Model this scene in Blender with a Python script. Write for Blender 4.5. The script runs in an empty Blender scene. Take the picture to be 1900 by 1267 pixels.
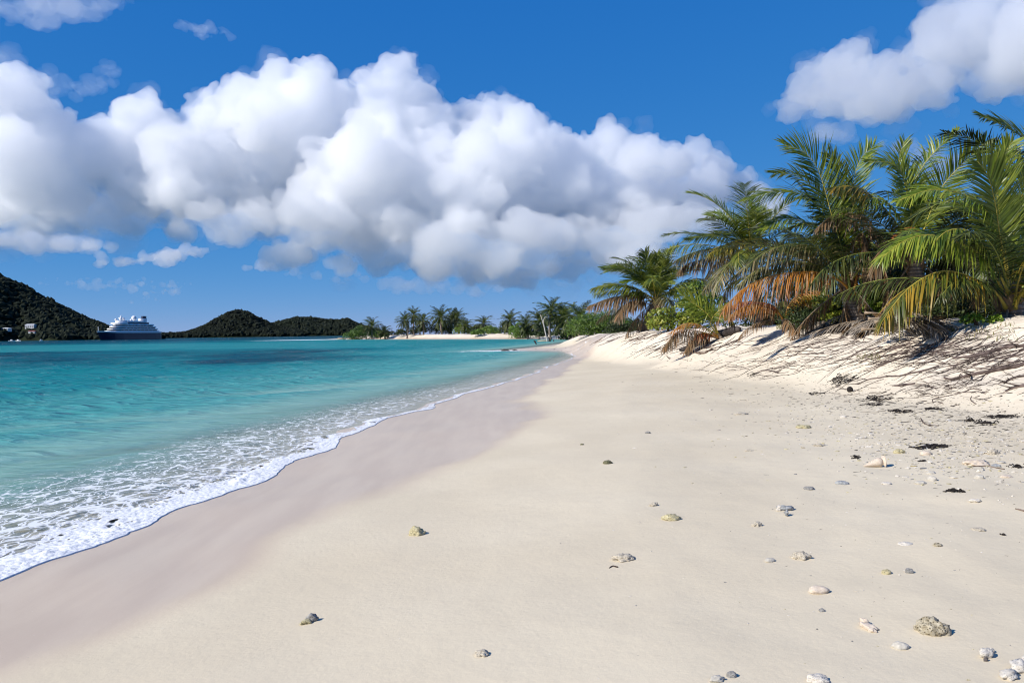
import bpy, bmesh, math, random
import numpy as np
from mathutils import Vector, noise as mnoise

sc = bpy.context.scene
COL = sc.collection
rnd = random.Random(7)

# ---------------------------------------------------------------- camera
FPX = 1478.0                       # focal length in pixels of the 1900 px wide photograph (28 mm)
CAMZ = 2.1
ROLL = math.atan(0.0135)
PITCH = math.atan(15.8 / FPX)
F_ = np.array([0.0, math.cos(PITCH), -math.sin(PITCH)])
U0 = np.array([0.0, math.sin(PITCH), math.cos(PITCH)])
X0 = np.array([1.0, 0.0, 0.0])
R_ = math.cos(ROLL) * X0 - math.sin(ROLL) * U0
U_ = math.cos(ROLL) * U0 + math.sin(ROLL) * X0
cam = bpy.data.cameras.new('camera')
camo = bpy.data.objects.new('camera', cam)
COL.objects.link(camo)
sc.camera = camo
cam.lens = FPX / 1900 * 36
cam.sensor_width = 36
cam.clip_start = 0.1
cam.clip_end = 80000
from mathutils import Matrix
M = Matrix(((R_[0], U_[0], -F_[0], 0), (R_[1], U_[1], -F_[1], 0), (R_[2], U_[2], -F_[2], CAMZ), (0, 0, 0, 1)))
camo.matrix_world = M

# ---------------------------------------------------------------- sky and sun
SUN_EL = math.radians(35)
SUN_BACK = math.radians(28)        # the sun stands to the left and a little behind the camera
SD = Vector((-math.cos(SUN_BACK) * math.cos(SUN_EL), -math.sin(SUN_BACK) * math.cos(SUN_EL), math.sin(SUN_EL)))
w = bpy.data.worlds.new('World')
sc.world = w
w.use_nodes = True
wn = w.node_tree
sky = wn.nodes.new('ShaderNodeTexSky')
sky.sky_type = 'NISHITA'
sky.sun_disc = False
sky.sun_elevation = SUN_EL
sky.sun_rotation = math.atan2(SD.x, SD.y)
sky.altitude = 0
sky.air_density = 0.5
sky.dust_density = 0.0
sky.ozone_density = 4.0
# the whole sky graded alike, as the photograph's film does: red deepened, blue held even
sep = wn.nodes.new('ShaderNodeSeparateColor'); com = wn.nodes.new('ShaderNodeCombineColor')
wn.links.new(sky.outputs[0], sep.inputs[0])
for ch, (gain, power) in enumerate(((5.3, 1.22), (4.15, .50), (6.1, .22))):
    a_ = wn.nodes.new('ShaderNodeMath'); a_.operation = 'MULTIPLY'; a_.inputs[1].default_value = 0.10
    b_ = wn.nodes.new('ShaderNodeMath'); b_.operation = 'POWER'; b_.inputs[1].default_value = power
    c_ = wn.nodes.new('ShaderNodeMath'); c_.operation = 'MULTIPLY'; c_.inputs[1].default_value = gain
    wn.links.new(sep.outputs[ch], a_.inputs[0]); wn.links.new(a_.outputs[0], b_.inputs[0]); wn.links.new(b_.outputs[0], c_.inputs[0]); wn.links.new(c_.outputs[0], com.inputs[ch])
wn.links.new(com.outputs[0], wn.nodes['Background'].inputs[0])
wn.nodes['Background'].inputs[1].default_value = 0.10
sl = bpy.data.lights.new('sun', 'SUN')
sl.energy = 5.0
sl.angle = math.radians(0.5)
sl.color = (1.0, 0.95, 0.87)
so = bpy.data.objects.new('sun', sl)
COL.objects.link(so)
so.rotation_euler = SD.to_track_quat('Z', 'Y').to_euler()
sc.view_settings.view_transform = 'Standard'
sc.view_settings.look = 'None'
sc.view_settings.gamma = 1
sc.view_settings.exposure = 0.25
sc.cycles.volume_bounces = 22
sc.cycles.max_bounces = 22
sc.cycles.use_adaptive_sampling = True
sc.cycles.adaptive_threshold = 0.018
sc.cycles.diffuse_bounces = 3
sc.cycles.glossy_bounces = 3
sc.cycles.transparent_max_bounces = 24
sc.cycles.transmission_bounces = 4
sc.cycles.use_denoising = True
sc.cycles.filter_width = 1.1
sc.cycles.caustics_reflective = False
sc.cycles.caustics_refractive = False

# ---------------------------------------------------------------- projection helpers (pixels of the photograph -> places)
def ray(px, py):
    px = np.asarray(px, float)[..., None]; py = np.asarray(py, float)[..., None]
    return F_ + (px - 950) / FPX * R_ + (633.5 - py) / FPX * U_
def at(px, py, d):
    r = ray(px, py)
    return np.array([0, 0, CAMZ]) + r * (np.asarray(d, float)[..., None] / r[..., 1:2])

# ---------------------------------------------------------------- numpy noise
def _h(ix, iy, seed):
    h = (ix.astype(np.int64) * 374761393 + iy.astype(np.int64) * 668265263 + seed * 974634777) & 0xffffffff
    h = ((h ^ (h >> 13)) * 1274126177) & 0xffffffff
    return (h ^ (h >> 16)) & 0xffff
def pn(x, y, seed=0):
    ix = np.floor(x); iy = np.floor(y); fx = x - ix; fy = y - iy
    u = fx * fx * fx * (fx * (fx * 6 - 15) + 10); v = fy * fy * fy * (fy * (fy * 6 - 15) + 10)
    def g(a, b):
        an = _h(ix + a, iy + b, seed) / 65536.0 * 2 * np.pi
        return np.cos(an) * (fx - a) + np.sin(an) * (fy - b)
    n0 = g(0, 0) * (1 - u) + g(1, 0) * u
    n1 = g(0, 1) * (1 - u) + g(1, 1) * u
    return (n0 * (1 - v) + n1 * v) * 1.5
def fbm(x, y, o=4, seed=0):
    t = 0; a = 0.5
    for i in range(o):
        t = t + a * pn(x, y, seed + i * 17); x = x * 2.03; y = y * 2.03; a *= 0.5
    return t
def sst(t):
    t = np.clip(t, 0, 1); return t * t * (3 - 2 * t)

# ---------------------------------------------------------------- mesh helpers
def mesh(name, V, F, mats=(), smooth=True, attrs=None, mi=None):
    me = bpy.data.meshes.new(name)
    V = np.asarray(V, np.float32)
    Fs = F if isinstance(F, list) else [F]
    Fs = [np.asarray(f, np.int32) for f in Fs if len(f)]
    me.vertices.add(len(V)); me.vertices.foreach_set('co', V.ravel())
    li = np.concatenate([f.ravel() for f in Fs])
    tot = np.concatenate([np.full(len(f), f.shape[1], np.int32) for f in Fs])
    st = np.concatenate([[0], np.cumsum(tot)[:-1]]).astype(np.int32)
    me.loops.add(len(li)); me.loops.foreach_set('vertex_index', li)
    me.polygons.add(len(tot)); me.polygons.foreach_set('loop_start', st)
    if mi is not None: me.polygons.foreach_set('material_index', np.asarray(mi, np.int32))
    me.polygons.foreach_set('use_smooth', np.full(len(tot), smooth, bool))
    for m in (mats if isinstance(mats, (list, tuple)) else [mats]): me.materials.append(m)
    if attrs:
        for k, a in attrs.items():
            at_ = me.attributes.new(k, 'FLOAT', 'POINT'); at_.data.foreach_set('value', np.asarray(a, np.float32).ravel())
    me.update()
    return me
def link(name, me, parent=None, loc=None):
    o = bpy.data.objects.new(name, me); COL.objects.link(o)
    if parent is not None: o.parent = parent
    if loc is not None: o.location = loc
    return o
def tag(o, label=None, cat=None, group=None, kind=None):
    if label: o['label'] = label
    if cat: o['category'] = cat
    if group: o['group'] = group
    if kind: o['kind'] = kind
    return o
def empty(name, loc, label=None, cat=None, group=None):
    o = bpy.data.objects.new(name, None); COL.objects.link(o); o.location = loc
    o.empty_display_size = 0.2
    return tag(o, label, cat, group)
def grid_faces(nr, nc):
    i = np.arange((nr - 1) * (nc - 1)); r = i // (nc - 1); c = i % (nc - 1); a = r * nc + c
    return np.stack([a, a + 1, a + nc + 1, a + nc], 1)
def ico(sub):
    bm = bmesh.new(); bmesh.ops.create_icosphere(bm, subdivisions=sub, radius=1)
    v = np.array([q.co[:] for q in bm.verts]); f = np.array([[q.index for q in p.verts] for p in bm.faces]); bm.free()
    return v, f
ICO = {k: ico(k) for k in (1, 2, 3, 4)}
def spline(pts, n):
    pts = np.asarray(pts, float)
    P = np.vstack([2 * pts[0] - pts[1], pts, 2 * pts[-1] - pts[-2]])
    m = len(pts) - 1
    t = np.linspace(0, m, n); k = np.minimum(t.astype(int), m - 1); u = (t - k)[:, None]
    a, b, c, d = P[k], P[k + 1], P[k + 2], P[k + 3]
    q = 0.5 * (2 * b + (c - a) * u + (2 * a - 5 * b + 4 * c - d) * u * u + (3 * b - a - 3 * c + d) * u ** 3)
    L = np.concatenate([[0], np.cumsum(np.linalg.norm(np.diff(q, axis=0), axis=1))])
    tt = np.linspace(0, L[-1], n)
    return np.stack([np.interp(tt, L, q[:, i]) for i in range(3)], 1)
def nrm(v):
    return v / (np.linalg.norm(v, axis=-1, keepdims=True) + 1e-12)
def tube(P, rad, sides=6, cap=True):
    P = np.asarray(P, float); n = len(P); rad = np.broadcast_to(np.asarray(rad, float), (n,))
    T = nrm(np.gradient(P, axis=0))
    ref = np.array([0, 0, 1.0]) if abs(T[:, 2].mean()) < 0.8 else np.array([1.0, 0, 0])
    A = nrm(np.cross(T, ref)); B = np.cross(T, A)
    an = np.linspace(0, 2 * np.pi, sides, endpoint=False)
    V = P[:, None, :] + rad[:, None, None] * (np.cos(an)[None, :, None] * A[:, None, :] + np.sin(an)[None, :, None] * B[:, None, :])
    i = np.arange(n - 1)[:, None] * sides; j = np.arange(sides)[None, :]; k = (j + 1) % sides
    Fq = np.stack([i + j, i + k, i + sides + k, i + sides + j], -1).reshape(-1, 4)
    V = V.reshape(-1, 3); tris = []
    if cap:
        V = np.vstack([V, P[0], P[-1]]); c0 = len(V) - 2
        jj = np.arange(sides); kk = (jj + 1) % sides
        tris = np.vstack([np.stack([kk, jj, np.full(sides, c0)], 1), np.stack([(n - 1) * sides + jj, (n - 1) * sides + kk, np.full(sides, c0 + 1)], 1)])
    return V, Fq, np.asarray(tris, int).reshape(-1, 3)
class Acc:                       # collects shapes of ONE part
    def __init__(s): s.V = []; s.Q = []; s.T = []; s.n = 0; s.A = []
    def add(s, V, Q=None, T=None, a=None):
        V = np.asarray(V, float); s.V.append(V)
        if Q is not None and len(Q): s.Q.append(np.asarray(Q) + s.n)
        if T is not None and len(T): s.T.append(np.asarray(T) + s.n)
        if a is not None: s.A.append(np.broadcast_to(np.asarray(a, float), (len(V),)))
        s.n += len(V); return s
    def tube(s, P, r, sides=6, a=None): V, Q, T = tube(P, r, sides); return s.add(V, Q, T, a)
    def box(s, lo, hi):
        x0, y0, z0 = lo; x1, y1, z1 = hi
        V = [(x0, y0, z0), (x1, y0, z0), (x1, y1, z0), (x0, y1, z0), (x0, y0, z1), (x1, y0, z1), (x1, y1, z1), (x0, y1, z1)]
        return s.add(V, [(0, 3, 2, 1), (4, 5, 6, 7), (0, 1, 5, 4), (1, 2, 6, 5), (2, 3, 7, 6), (3, 0, 4, 7)])
    def ball(s, c, r, sub=2, sc_=(1, 1, 1)):
        v, f = ICO[sub]; return s.add(v * r * np.array(sc_) + np.asarray(c), None, f)
    def mesh(s, name, mats, smooth=True):
        Fs = []
        if s.Q: Fs.append(np.concatenate(s.Q))
        if s.T: Fs.append(np.concatenate(s.T))
        return mesh(name, np.concatenate(s.V), Fs, mats, smooth, {'rnd': np.concatenate(s.A)} if s.A else None)

# ---------------------------------------------------------------- materials
class NB:
    def __init__(s, name):
        s.m = bpy.data.materials.new(name); s.m.use_nodes = True; s.t = s.m.node_tree; s.t.nodes.clear()
        s.out = s.t.nodes.new('ShaderNodeOutputMaterial')
    def n(s, typ, ins=None, **p):
        k = s.t.nodes.new('ShaderNode' + typ)
        for a, b in p.items(): setattr(k, a, b)
        for a, b in (ins or {}).items(): s.put(k.inputs[a], b)
        return k
    def put(s, i, v):
        if isinstance(v, bpy.types.NodeSocket): s.t.links.new(v, i)
        elif isinstance(v, tuple) and len(v) == 3 and i.type == 'RGBA': i.default_value = v + (1,)
        else: i.default_value = v
    def math(s, op, a, b=0.0, c=0.0, clamp=False):
        k = s.n('Math', {0: a, 1: b, 2: c}, operation=op); k.use_clamp = clamp; return k.outputs[0]
    def mr(s, v, a, b, c=0.0, d=1.0, smooth=True):
        k = s.n('MapRange', {0: v, 1: a, 2: b, 3: c, 4: d}); k.interpolation_type = 'SMOOTHSTEP' if smooth else 'LINEAR'; return k.outputs[0]
    def mix(s, f, a, b):
        k = s.n('Mix', data_type='RGBA'); s.put(k.inputs[0], f); s.put(k.inputs[6], a); s.put(k.inputs[7], b); return k.outputs[2]
    def mul(s, a, b):
        k = s.n('Mix', data_type='RGBA', blend_type='MULTIPLY'); k.inputs[0].default_value = 1; s.put(k.inputs[6], a); s.put(k.inputs[7], b); return k.outputs[2]
    def noise(s, vec, scale, detail=4, rough=0.55, out=0, dist=0.0):
        ins = {'Scale': scale, 'Detail': detail, 'Roughness': rough, 'Distortion': dist}
        if vec is not None: ins['Vector'] = vec
        return s.n('TexNoise', ins).outputs[out]
    def pos(s): return s.n('NewGeometry').outputs['Position']
    def obj(s): return s.n('TexCoord').outputs['Object']
    def attr(s, nm): return s.n('Attribute', attribute_name=nm).outputs['Fac']
    def scale(s, v, sx, sy, sz):
        return s.n('Mapping', {0: v, 3: (sx, sy, sz)}).outputs[0]
    def bump(s, h, st, dist=0.02, nrmal=None):
        k = s.n('Bump', {'Strength': st, 'Distance': dist, 'Height': h})
        if nrmal is not None: s.put(k.inputs['Normal'], nrmal)
        return k.outputs[0]
    def pbr(s, col, rough=0.8, spec=0.3, normal=None, **kw):
        k = s.n('BsdfPrincipled', {'Base Color': col, 'Roughness': rough, 'Specular IOR Level': spec})
        for a, b in kw.items(): s.put(k.inputs[a], b)
        if normal is not None: s.put(k.inputs['Normal'], normal)
        return k.outputs[0]
    def surf(s, sh): s.t.links.new(sh, s.out.inputs['Surface']); return s.m

def m_simple(name, col, rough=0.6, var=0.2, scale=3.0, spec=0.3, metallic=0.0):
    b = NB(name); n = b.noise(b.obj(), scale, 5)
    c = b.mix(b.mr(n, .3, .7), tuple(x * (1 - var) for x in col), tuple(min(1, x * (1 + var)) for x in col))
    return b.surf(b.pbr(c, rough, spec, Metallic=metallic))

def m_leaf(name, base, tip, alt, trans=0.35, rough=0.45, spec=0.3, patch=None):
    b = NB(name)
    r = b.attr('rnd'); t = b.attr('tipv')
    orn = b.n('ObjectInfo').outputs['Random']
    n = b.noise(b.obj(), 1.3, 3)
    c = b.mix(b.mr(t, .35, 1.0), base, tip)
    c = b.mix(b.mr(b.math('ADD', b.math('MULTIPLY', r, .6), b.math('MULTIPLY', n, .7)), .45, 1.0), c, alt)
    if patch is not None: c = b.mix(b.mr(b.noise(b.obj(), .9, 2), .52, .68), c, patch)
    v = b.math('ADD', b.math('MULTIPLY', orn, .45), b.math('ADD', b.math('MULTIPLY', r, .55), .45))
    cv = b.n('CombineColor', {0: v, 1: v, 2: v}).outputs[0]
    c = b.mul(c, cv)
    d = b.pbr(c, rough, spec)
    tr = b.n('BsdfTranslucent', {'Color': c}).outputs[0]
    mx = b.n('MixShader', {0: trans, 1: d, 2: tr}).outputs[0]
    return b.surf(mx)

def m_bark(name, c0, c1, ring=0.0, ringscale=9.0):
    b = NB(name)
    n = b.noise(b.scale(b.obj(), 1, 1, .5), 6, 6)
    c = b.mix(b.mr(n, .35, .7), c0, c1)
    h = n
    if ring:
        z = b.n('SeparateXYZ', {0: b.obj()}).outputs[2]
        wv = b.math('SINE', b.math('ADD', b.math('MULTIPLY', z, ringscale * 6.28), b.math('MULTIPLY', n, 2.5)))
        c = b.mix(b.mr(wv, .5, 1.0, 0, ring), c, tuple(x * .35 for x in c0)); h = b.math('ADD', n, b.math('MULTIPLY', wv, -.5))
    return b.surf(b.pbr(c, .9, .15, b.bump(h, .6, .03)))

def make_sand():
    b = NB('sand')
    p = b.pos()
    wet = b.attr('wet'); dune = b.attr('dune')
    n1 = b.noise(p, .35, 4); n2 = b.noise(p, 6, 4); n3 = b.noise(p, 160, 3, .7)
    dry = b.mix(b.mr(n1, .3, .7), (.605, .52, .378), (.665, .58, .43))
    dry = b.mix(b.math('MULTIPLY', b.mr(n2, .35, .75), .22), dry, (.555, .475, .355))
    dry = b.mix(dune, dry, b.mix(b.mr(n2, .4, .7), (.72, .635, .52), (.63, .54, .43)))
    streak = b.noise(b.scale(p, 2.2, .35, 1), 1.4, 4)
    wc = b.mix(b.mr(streak, .3, .7), (.53, .415, .30), (.59, .475, .345))
    c = b.mix(wet, dry, wc)
    # grains: dark and pale specks
    sp = b.n('TexVoronoi', {'Vector': p, 'Scale': 22.0, 'Randomness': 1.0})
    spk = b.mr(sp.outputs['Distance'], .045, .10, 1, 0)
    sel = b.math('GREATER_THAN', b.n('SeparateColor', {0: sp.outputs['Color']}).outputs[0], .88)
    pale = b.math('GREATER_THAN', b.n('SeparateColor', {0: sp.outputs['Color']}).outputs[1], .45)
    c = b.mix(b.math('MULTIPLY', b.math('MULTIPLY', spk, sel), .75), c, b.mix(pale, (.22, .19, .16), (.75, .71, .66)))
    c = b.mix(b.math('MULTIPLY', b.mr(n3, .35, .8), .25), c, b.mul(c, (.72, .70, .68)))
    h = b.math('ADD', b.math('MULTIPLY', n2, .6), b.math('MULTIPLY', n3, .10))
    h = b.math('ADD', h, b.math('MULTIPLY', b.noise(p, 28, 3), .25))
    bs = b.math('MULTIPLY_ADD', wet, -.22, .30)
    nr = b.bump(h, bs, .03)
    rough = b.math('MULTIPLY_ADD', wet, -.56, .92)
    return b.surf(b.pbr(c, rough, b.math('MULTIPLY_ADD', wet, .36, .12), nr))
M_SAND = make_sand()

def lacy(b, p, shore):
    """bubbly network of foam: thin walls round cells, stretched along the shore"""
    w1 = b.n('VectorMath', {0: b.noise(p, 1.6, 3, out=1), 1: (.5, .5, .5)}, operation='SUBTRACT').outputs[0]
    q = b.n('VectorMath', {0: p, 1: b.n('VectorMath', {0: w1, 'Scale': .55}, operation='SCALE').outputs[0]}, operation='ADD').outputs[0]
    q = b.scale(q, 1.0, .42, 1)
    e1 = b.n('TexVoronoi', {'Vector': q, 'Scale': 2.4}, feature='DISTANCE_TO_EDGE').outputs['Distance']
    e2 = b.n('TexVoronoi', {'Vector': q, 'Scale': 7.5}, feature='DISTANCE_TO_EDGE').outputs['Distance']
    e = b.math('MINIMUM', e1, b.math('MULTIPLY', e2, 1.3))
    return b.math('ADD', e, b.math('MULTIPLY_ADD', b.noise(p, 5, 5, .65), .30, -.15))

def make_sea():
    b = NB('sea_water')
    p = b.pos(); depth = b.attr('depth'); grassy = b.attr('grassy')
    foam = b.attr('foam')
    n = b.noise(b.scale(p, 1, .6, 1), .06, 4)
    c = b.n('ValToRGB', {0: b.mr(depth, 0, 5.0, 0, 1, False)})
    cr = c.color_ramp; cr.interpolation = 'EASE'
    els = [(0.0, (.33, .38, .31)), (.04, (.19, .36, .31)), (.10, (.065, .285, .275)), (.24, (.010, .20, .215)), (.5, (.003, .110, .140)), (1.0, (.001, .050, .078))]
    while len(cr.elements) < len(els): cr.elements.new(.5)
    for e, (q, col) in zip(cr.elements, els): e.position = q; e.color = col + (1,)
    c = b.mix(b.math('MULTIPLY', grassy, b.mr(n, .36, .58)), c.outputs[0], (.004, .055, .080))
    dif = b.n('BsdfDiffuse', {'Color': c})
    # small waves
    s1 = b.math('ABSOLUTE', b.math('SUBTRACT', b.noise(b.scale(p, .42, 1.25, 1), 1.25, 2, .5, dist=.4), .5))
    s1 = b.math('MULTIPLY', s1, -2.4)
    s2 = b.noise(b.scale(p, .6, 1.5, 1), 3.6, 3, .55)
    s3 = b.noise(p, 11, 2)
    calm = b.mr(depth, .03, .6, .18, 1)
    far = b.mr(b.n('SeparateXYZ', {0: p}).outputs[1], 15, 160, 0, 1)      # longer swell bump ramped by Y, standing in for depth from the camera
    h = b.math('ADD', b.math('MULTIPLY', s1, .22), b.math('ADD', b.math('MULTIPLY', s2, .07), b.math('MULTIPLY', s3, .012)))
    big = b.noise(b.scale(p, .16, .5, 1), 1.0, 3)
    h = b.math('ADD', h, b.math('MULTIPLY', b.math('MULTIPLY', big, far), .5))
    nr = b.bump(h, calm, 1.0)
    b.put(dif.inputs['Normal'], nr)
    al = b.mr(depth, -.01, .26, .10, 1.0)
    body = b.n('MixShader', {0: al, 1: b.n('BsdfTransparent', {'Color': (.93, .985, .97)}).outputs[0], 2: dif.outputs[0]}).outputs[0]
    gl = b.n('BsdfGlossy', {'Color': (.9, .95, 1), 'Roughness': .07, 'Normal': nr}).outputs[0]
    fr = b.n('Fresnel', {'IOR': 1.33, 'Normal': nr}).outputs[0]
    fr = b.math('MINIMUM', b.math('MULTIPLY', fr, .65), .15)
    s = b.n('MixShader', {0: fr, 1: body, 2: gl}).outputs[0]
    # spindrift and broken foam floating on it
    e = lacy(b, p, foam)
    fm = b.mr(b.math('SUBTRACT', b.math('MULTIPLY', foam, .22), e), -.02, .05)
    fs = b.n('BsdfDiffuse', {'Color': (.80, .82, .84)}).outputs[0]
    s = b.n('MixShader', {0: b.math('MULTIPLY', b.math('MULTIPLY', fm, .85), b.mr(foam, .01, .16)), 1: s, 2: fs}).outputs[0]
    return b.surf(s)
M_SEA = make_sea()

def make_foam():
    b = NB('foam')
    p = b.pos(); dens = b.attr('dens')
    e = lacy(b, p, dens)
    thr = b.math('MULTIPLY_ADD', b.math('POWER', dens, 1.2), .46, -.16)
    a = b.mr(b.math('SUBTRACT', thr, e), -.015, .035)
    h = b.math('ADD', b.noise(p, 14, 4), b.math('MULTIPLY', b.n('TexVoronoi', {'Vector': p, 'Scale': 16.0}).outputs['Distance'], -.5))
    nr = b.bump(h, .7, .03)
    d = b.pbr((.74, .745, .75), .6, .25, nr)
    tr = b.n('BsdfTransparent').outputs[0]
    return b.surf(b.n('MixShader', {0: a, 1: tr, 2: d}).outputs[0])
M_FOAM = make_foam()

G_ = dict
M_GREEN = m_leaf('frond_green', (.060, .105, .011), (.105, .14, .016), (.20, .215, .024), .32, .42, .40)
M_SHADED = m_leaf('frond_shaded', (.026, .046, .008), (.045, .066, .010), (.08, .09, .016), .15, .45, .35)  # darker copy of the green frond: crown and grove shade put into the colour
M_LIME = m_leaf('frond_lime', (.13, .20, .016), (.17, .23, .022), (.25, .28, .035), .36, .38, .45)
M_YELL = m_leaf('frond_yellow', (.085, .115, .012), (.16, .15, .02), (.32, .20, .022), .28, .4, .4)
M_OLIVE = m_leaf('frond_olive', (.050, .065, .012), (.12, .09, .030), (.19, .15, .07), .2, .4, .45)
M_ORANGE = m_leaf('frond_orange', (.50, .19, .015), (.33, .11, .025), (.34, .25, .15), .3, .5, .4)
M_RED = m_leaf('frond_red', (.36, .10, .03), (.28, .09, .04), (.20, .08, .04), .3)
M_DEAD = m_leaf('frond_dead', (.16, .115, .065), (.30, .24, .17), (.24, .13, .06), .2, .8, .1)
M_GREY = m_leaf('frond_grey', (.31, .265, .215), (.38, .335, .285), (.15, .12, .095), .1, .9, .1)
M_STALK = m_simple('stalk_yellow', (.42, .33, .055), .45, .25, 2)
M_STALKG = m_simple('stalk_green', (.20, .23, .045), .45, .25, 2)
M_STALKO = m_simple('stalk_orange', (.48, .23, .04), .5, .25, 2)
M_STALKD = m_simple('stalk_dead', (.25, .19, .13), .8, .25, 4)
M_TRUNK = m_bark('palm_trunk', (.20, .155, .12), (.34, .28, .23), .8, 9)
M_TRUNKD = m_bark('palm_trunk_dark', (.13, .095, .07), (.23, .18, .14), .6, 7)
M_FIBRE = m_bark('palm_fibre', (.14, .09, .05), (.30, .20, .11))
M_ROOT = m_bark('root_wood', (.05, .036, .030), (.16, .12, .105))
M_TWIG = m_bark('twig_wood', (.085, .055, .04), (.20, .15, .12))
M_LOG = m_bark('weathered_log', (.035, .028, .026), (.09, .075, .07))
M_BLEACH = m_bark('bleached_wood', (.46, .40, .34), (.66, .60, .53))
M_WEED = m_simple('dried_seaweed', (.024, .019, .016), .85, .5, 12)
M_SGRAPE = m_leaf('sea_grape_leaf', (.10, .19, .025), (.12, .21, .03), (.22, .27, .04), .30, .35, .4)
M_SGYEL = m_leaf('sea_grape_leaf_bright', (.19, .26, .03), (.22, .28, .04), (.32, .31, .05), .35, .35, .4)
M_BUSH = m_leaf('bush_leaf', (.085, .17, .025), (.11, .20, .03), (.16, .24, .035), .32, .4, .4)
M_DARK = m_leaf('undergrowth_leaf_shaded', (.018, .034, .009), (.026, .044, .011), (.05, .07, .016), .15, .5, .3)  # leaf colour darkened to stand in for the shade beneath the palms
M_VINE = m_leaf('vine_leaf', (.14, .25, .03), (.16, .27, .03), (.22, .30, .04), .35, .4, .3)
M_GRASS = m_leaf('dune_grass', (.13, .16, .03), (.22, .21, .07), (.25, .20, .08), .35, .6, .1)
M_FOREST = m_leaf('forest_leaf_shaded', (.009, .0135, .008), (.009, .0135, .008), (.015, .019, .011), .0, .8, .1)  # cloud shadow over the hills is put into this dark leaf colour
M_HILL = m_simple('hill_ground', (.016, .021, .011), .95, .5, .02, .05)  # ground darkened with the woods, standing in for cloud shadow

def m_stone(name, c0, c1, spots, sscale=30.0, bumpst=.6, bscale=18.0, rough=.8):
    b = NB(name); o = b.obj()
    n = b.noise(o, 38, 6, .65); v = b.n('TexVoronoi', {'Vector': o, 'Scale': sscale * 4.5}).outputs['Distance']
    c = b.mix(b.mr(n, .35, .68), c0, c1)
    c = b.mix(b.math('MULTIPLY', b.mr(v, .18, .34, 1, 0), .75), c, spots)
    h = b.math('ADD', b.noise(o, bscale * 3.5, 6, .7), b.math('MULTIPLY', b.mr(v, .1, .4), .9))
    return b.surf(b.pbr(c, rough, .2, b.bump(h, bumpst, .006)))
M_ST = {
    'coral': m_stone('pale_coral', (.44, .385, .30), (.58, .52, .42), (.22, .18, .12), 42, .9),
    'ochre': m_stone('ochre_coral', (.42, .36, .20), (.58, .52, .33), (.16, .13, .06), 46, .9),
    'olive': m_stone('olive_stone', (.10, .10, .055), (.22, .20, .12), (.05, .045, .02), 40, .8),
    'grey': m_stone('grey_stone', (.19, .18, .165), (.33, .32, .30), (.11, .10, .09), 30, .6),
    'blue': m_stone('blue_grey_stone', (.22, .225, .225), (.40, .405, .40), (.14, .14, .145), 35, .5),
    'pink': m_stone('pinkish_shell', (.52, .43, .335), (.61, .52, .42), (.50, .41, .33), 14, .2, 8, .55),
    'smooth': m_stone('smooth_pebble', (.42, .385, .32), (.54, .50, .43), (.42, .40, .35), 14, .18, 8, .6),
    'rock': m_stone('tan_rock', (.24, .20, .13), (.46, .41, .31), (.10, .075, .04), 16, 1.0, 14),
    'white': m_stone('white_shell', (.50, .455, .39), (.63, .585, .51), (.34, .30, .26), 26, .5),
}
M_SHELLSHADE = m_simple('shell_mouth_shade', (.10, .085, .08), .6, .3, 20)  # dark colour stands in for the shade in a shell's mouth

# ---------------------------------------------------------------- the shape of the land
SHORE = np.array([(-6.3, -40), (-5.6, -8), (-5.15, 0), (-4.85, 4.5), (-4.56, 7.1), (-4.2, 9.6), (-3.85, 11.5), (-3.45, 13.7), (-3.55, 16.4), (-3.15, 18.9), (-2.5, 23), (-1.5, 28),
    (.25, 37.6), (2.0, 49), (4.6, 63), (7.0, 78), (7.3, 84), (5.2, 90), (1.5, 94), (-0.6, 97), (0.6, 104), (4.0, 116), (8, 140), (14, 175), (19, 210), (17, 238), (8, 258), (-8, 280), (-30, 312), (-55, 350), (-84, 398),
    (-100, 425), (-80, 450), (0, 455), (90, 420), (110, 250), (70, 120), (48, 60), (46, -40)], float)
SHORE[:12, 0] -= .28                # wash runs past the still-water line; shifted to meet the image's foam pixels
DUNE = np.array([(12.3, -40), (12.2, 6), (11.7, 17), (11.1, 25), (10.7, 35), (9.9, 47), (9.4, 57), (9.3, 75), (9.6, 104), (15, 128), (22, 160), (29, 205), (29, 245), (14, 272), (-8, 296), (-33, 330), (-62, 376), (-76, 402),
    (-76, 420), (0, 430), (75, 395), (92, 240), (58, 120), (38, 60), (36, -40)], float)
def sdist(x, y, poly):
    x = np.asarray(x, float); y = np.asarray(y, float)
    d2 = np.full(x.shape, 1e18); ins = np.zeros(x.shape, bool)
    n = len(poly)
    for i in range(n):
        ax, ay = poly[i]; bx, by = poly[(i + 1) % n]
        ex, ey = bx - ax, by - ay
        t = np.clip(((x - ax) * ex + (y - ay) * ey) / (ex * ex + ey * ey), 0, 1)
        d2 = np.minimum(d2, (x - ax - t * ex) ** 2 + (y - ay - t * ey) ** 2)
        if ay != by:
            c = ((ay > y) != (by > y)) & (x < (bx - ax) * (y - ay) / (by - ay) + ax)
            ins ^= c
    return np.where(ins, 1, -1) * np.sqrt(d2)
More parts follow.
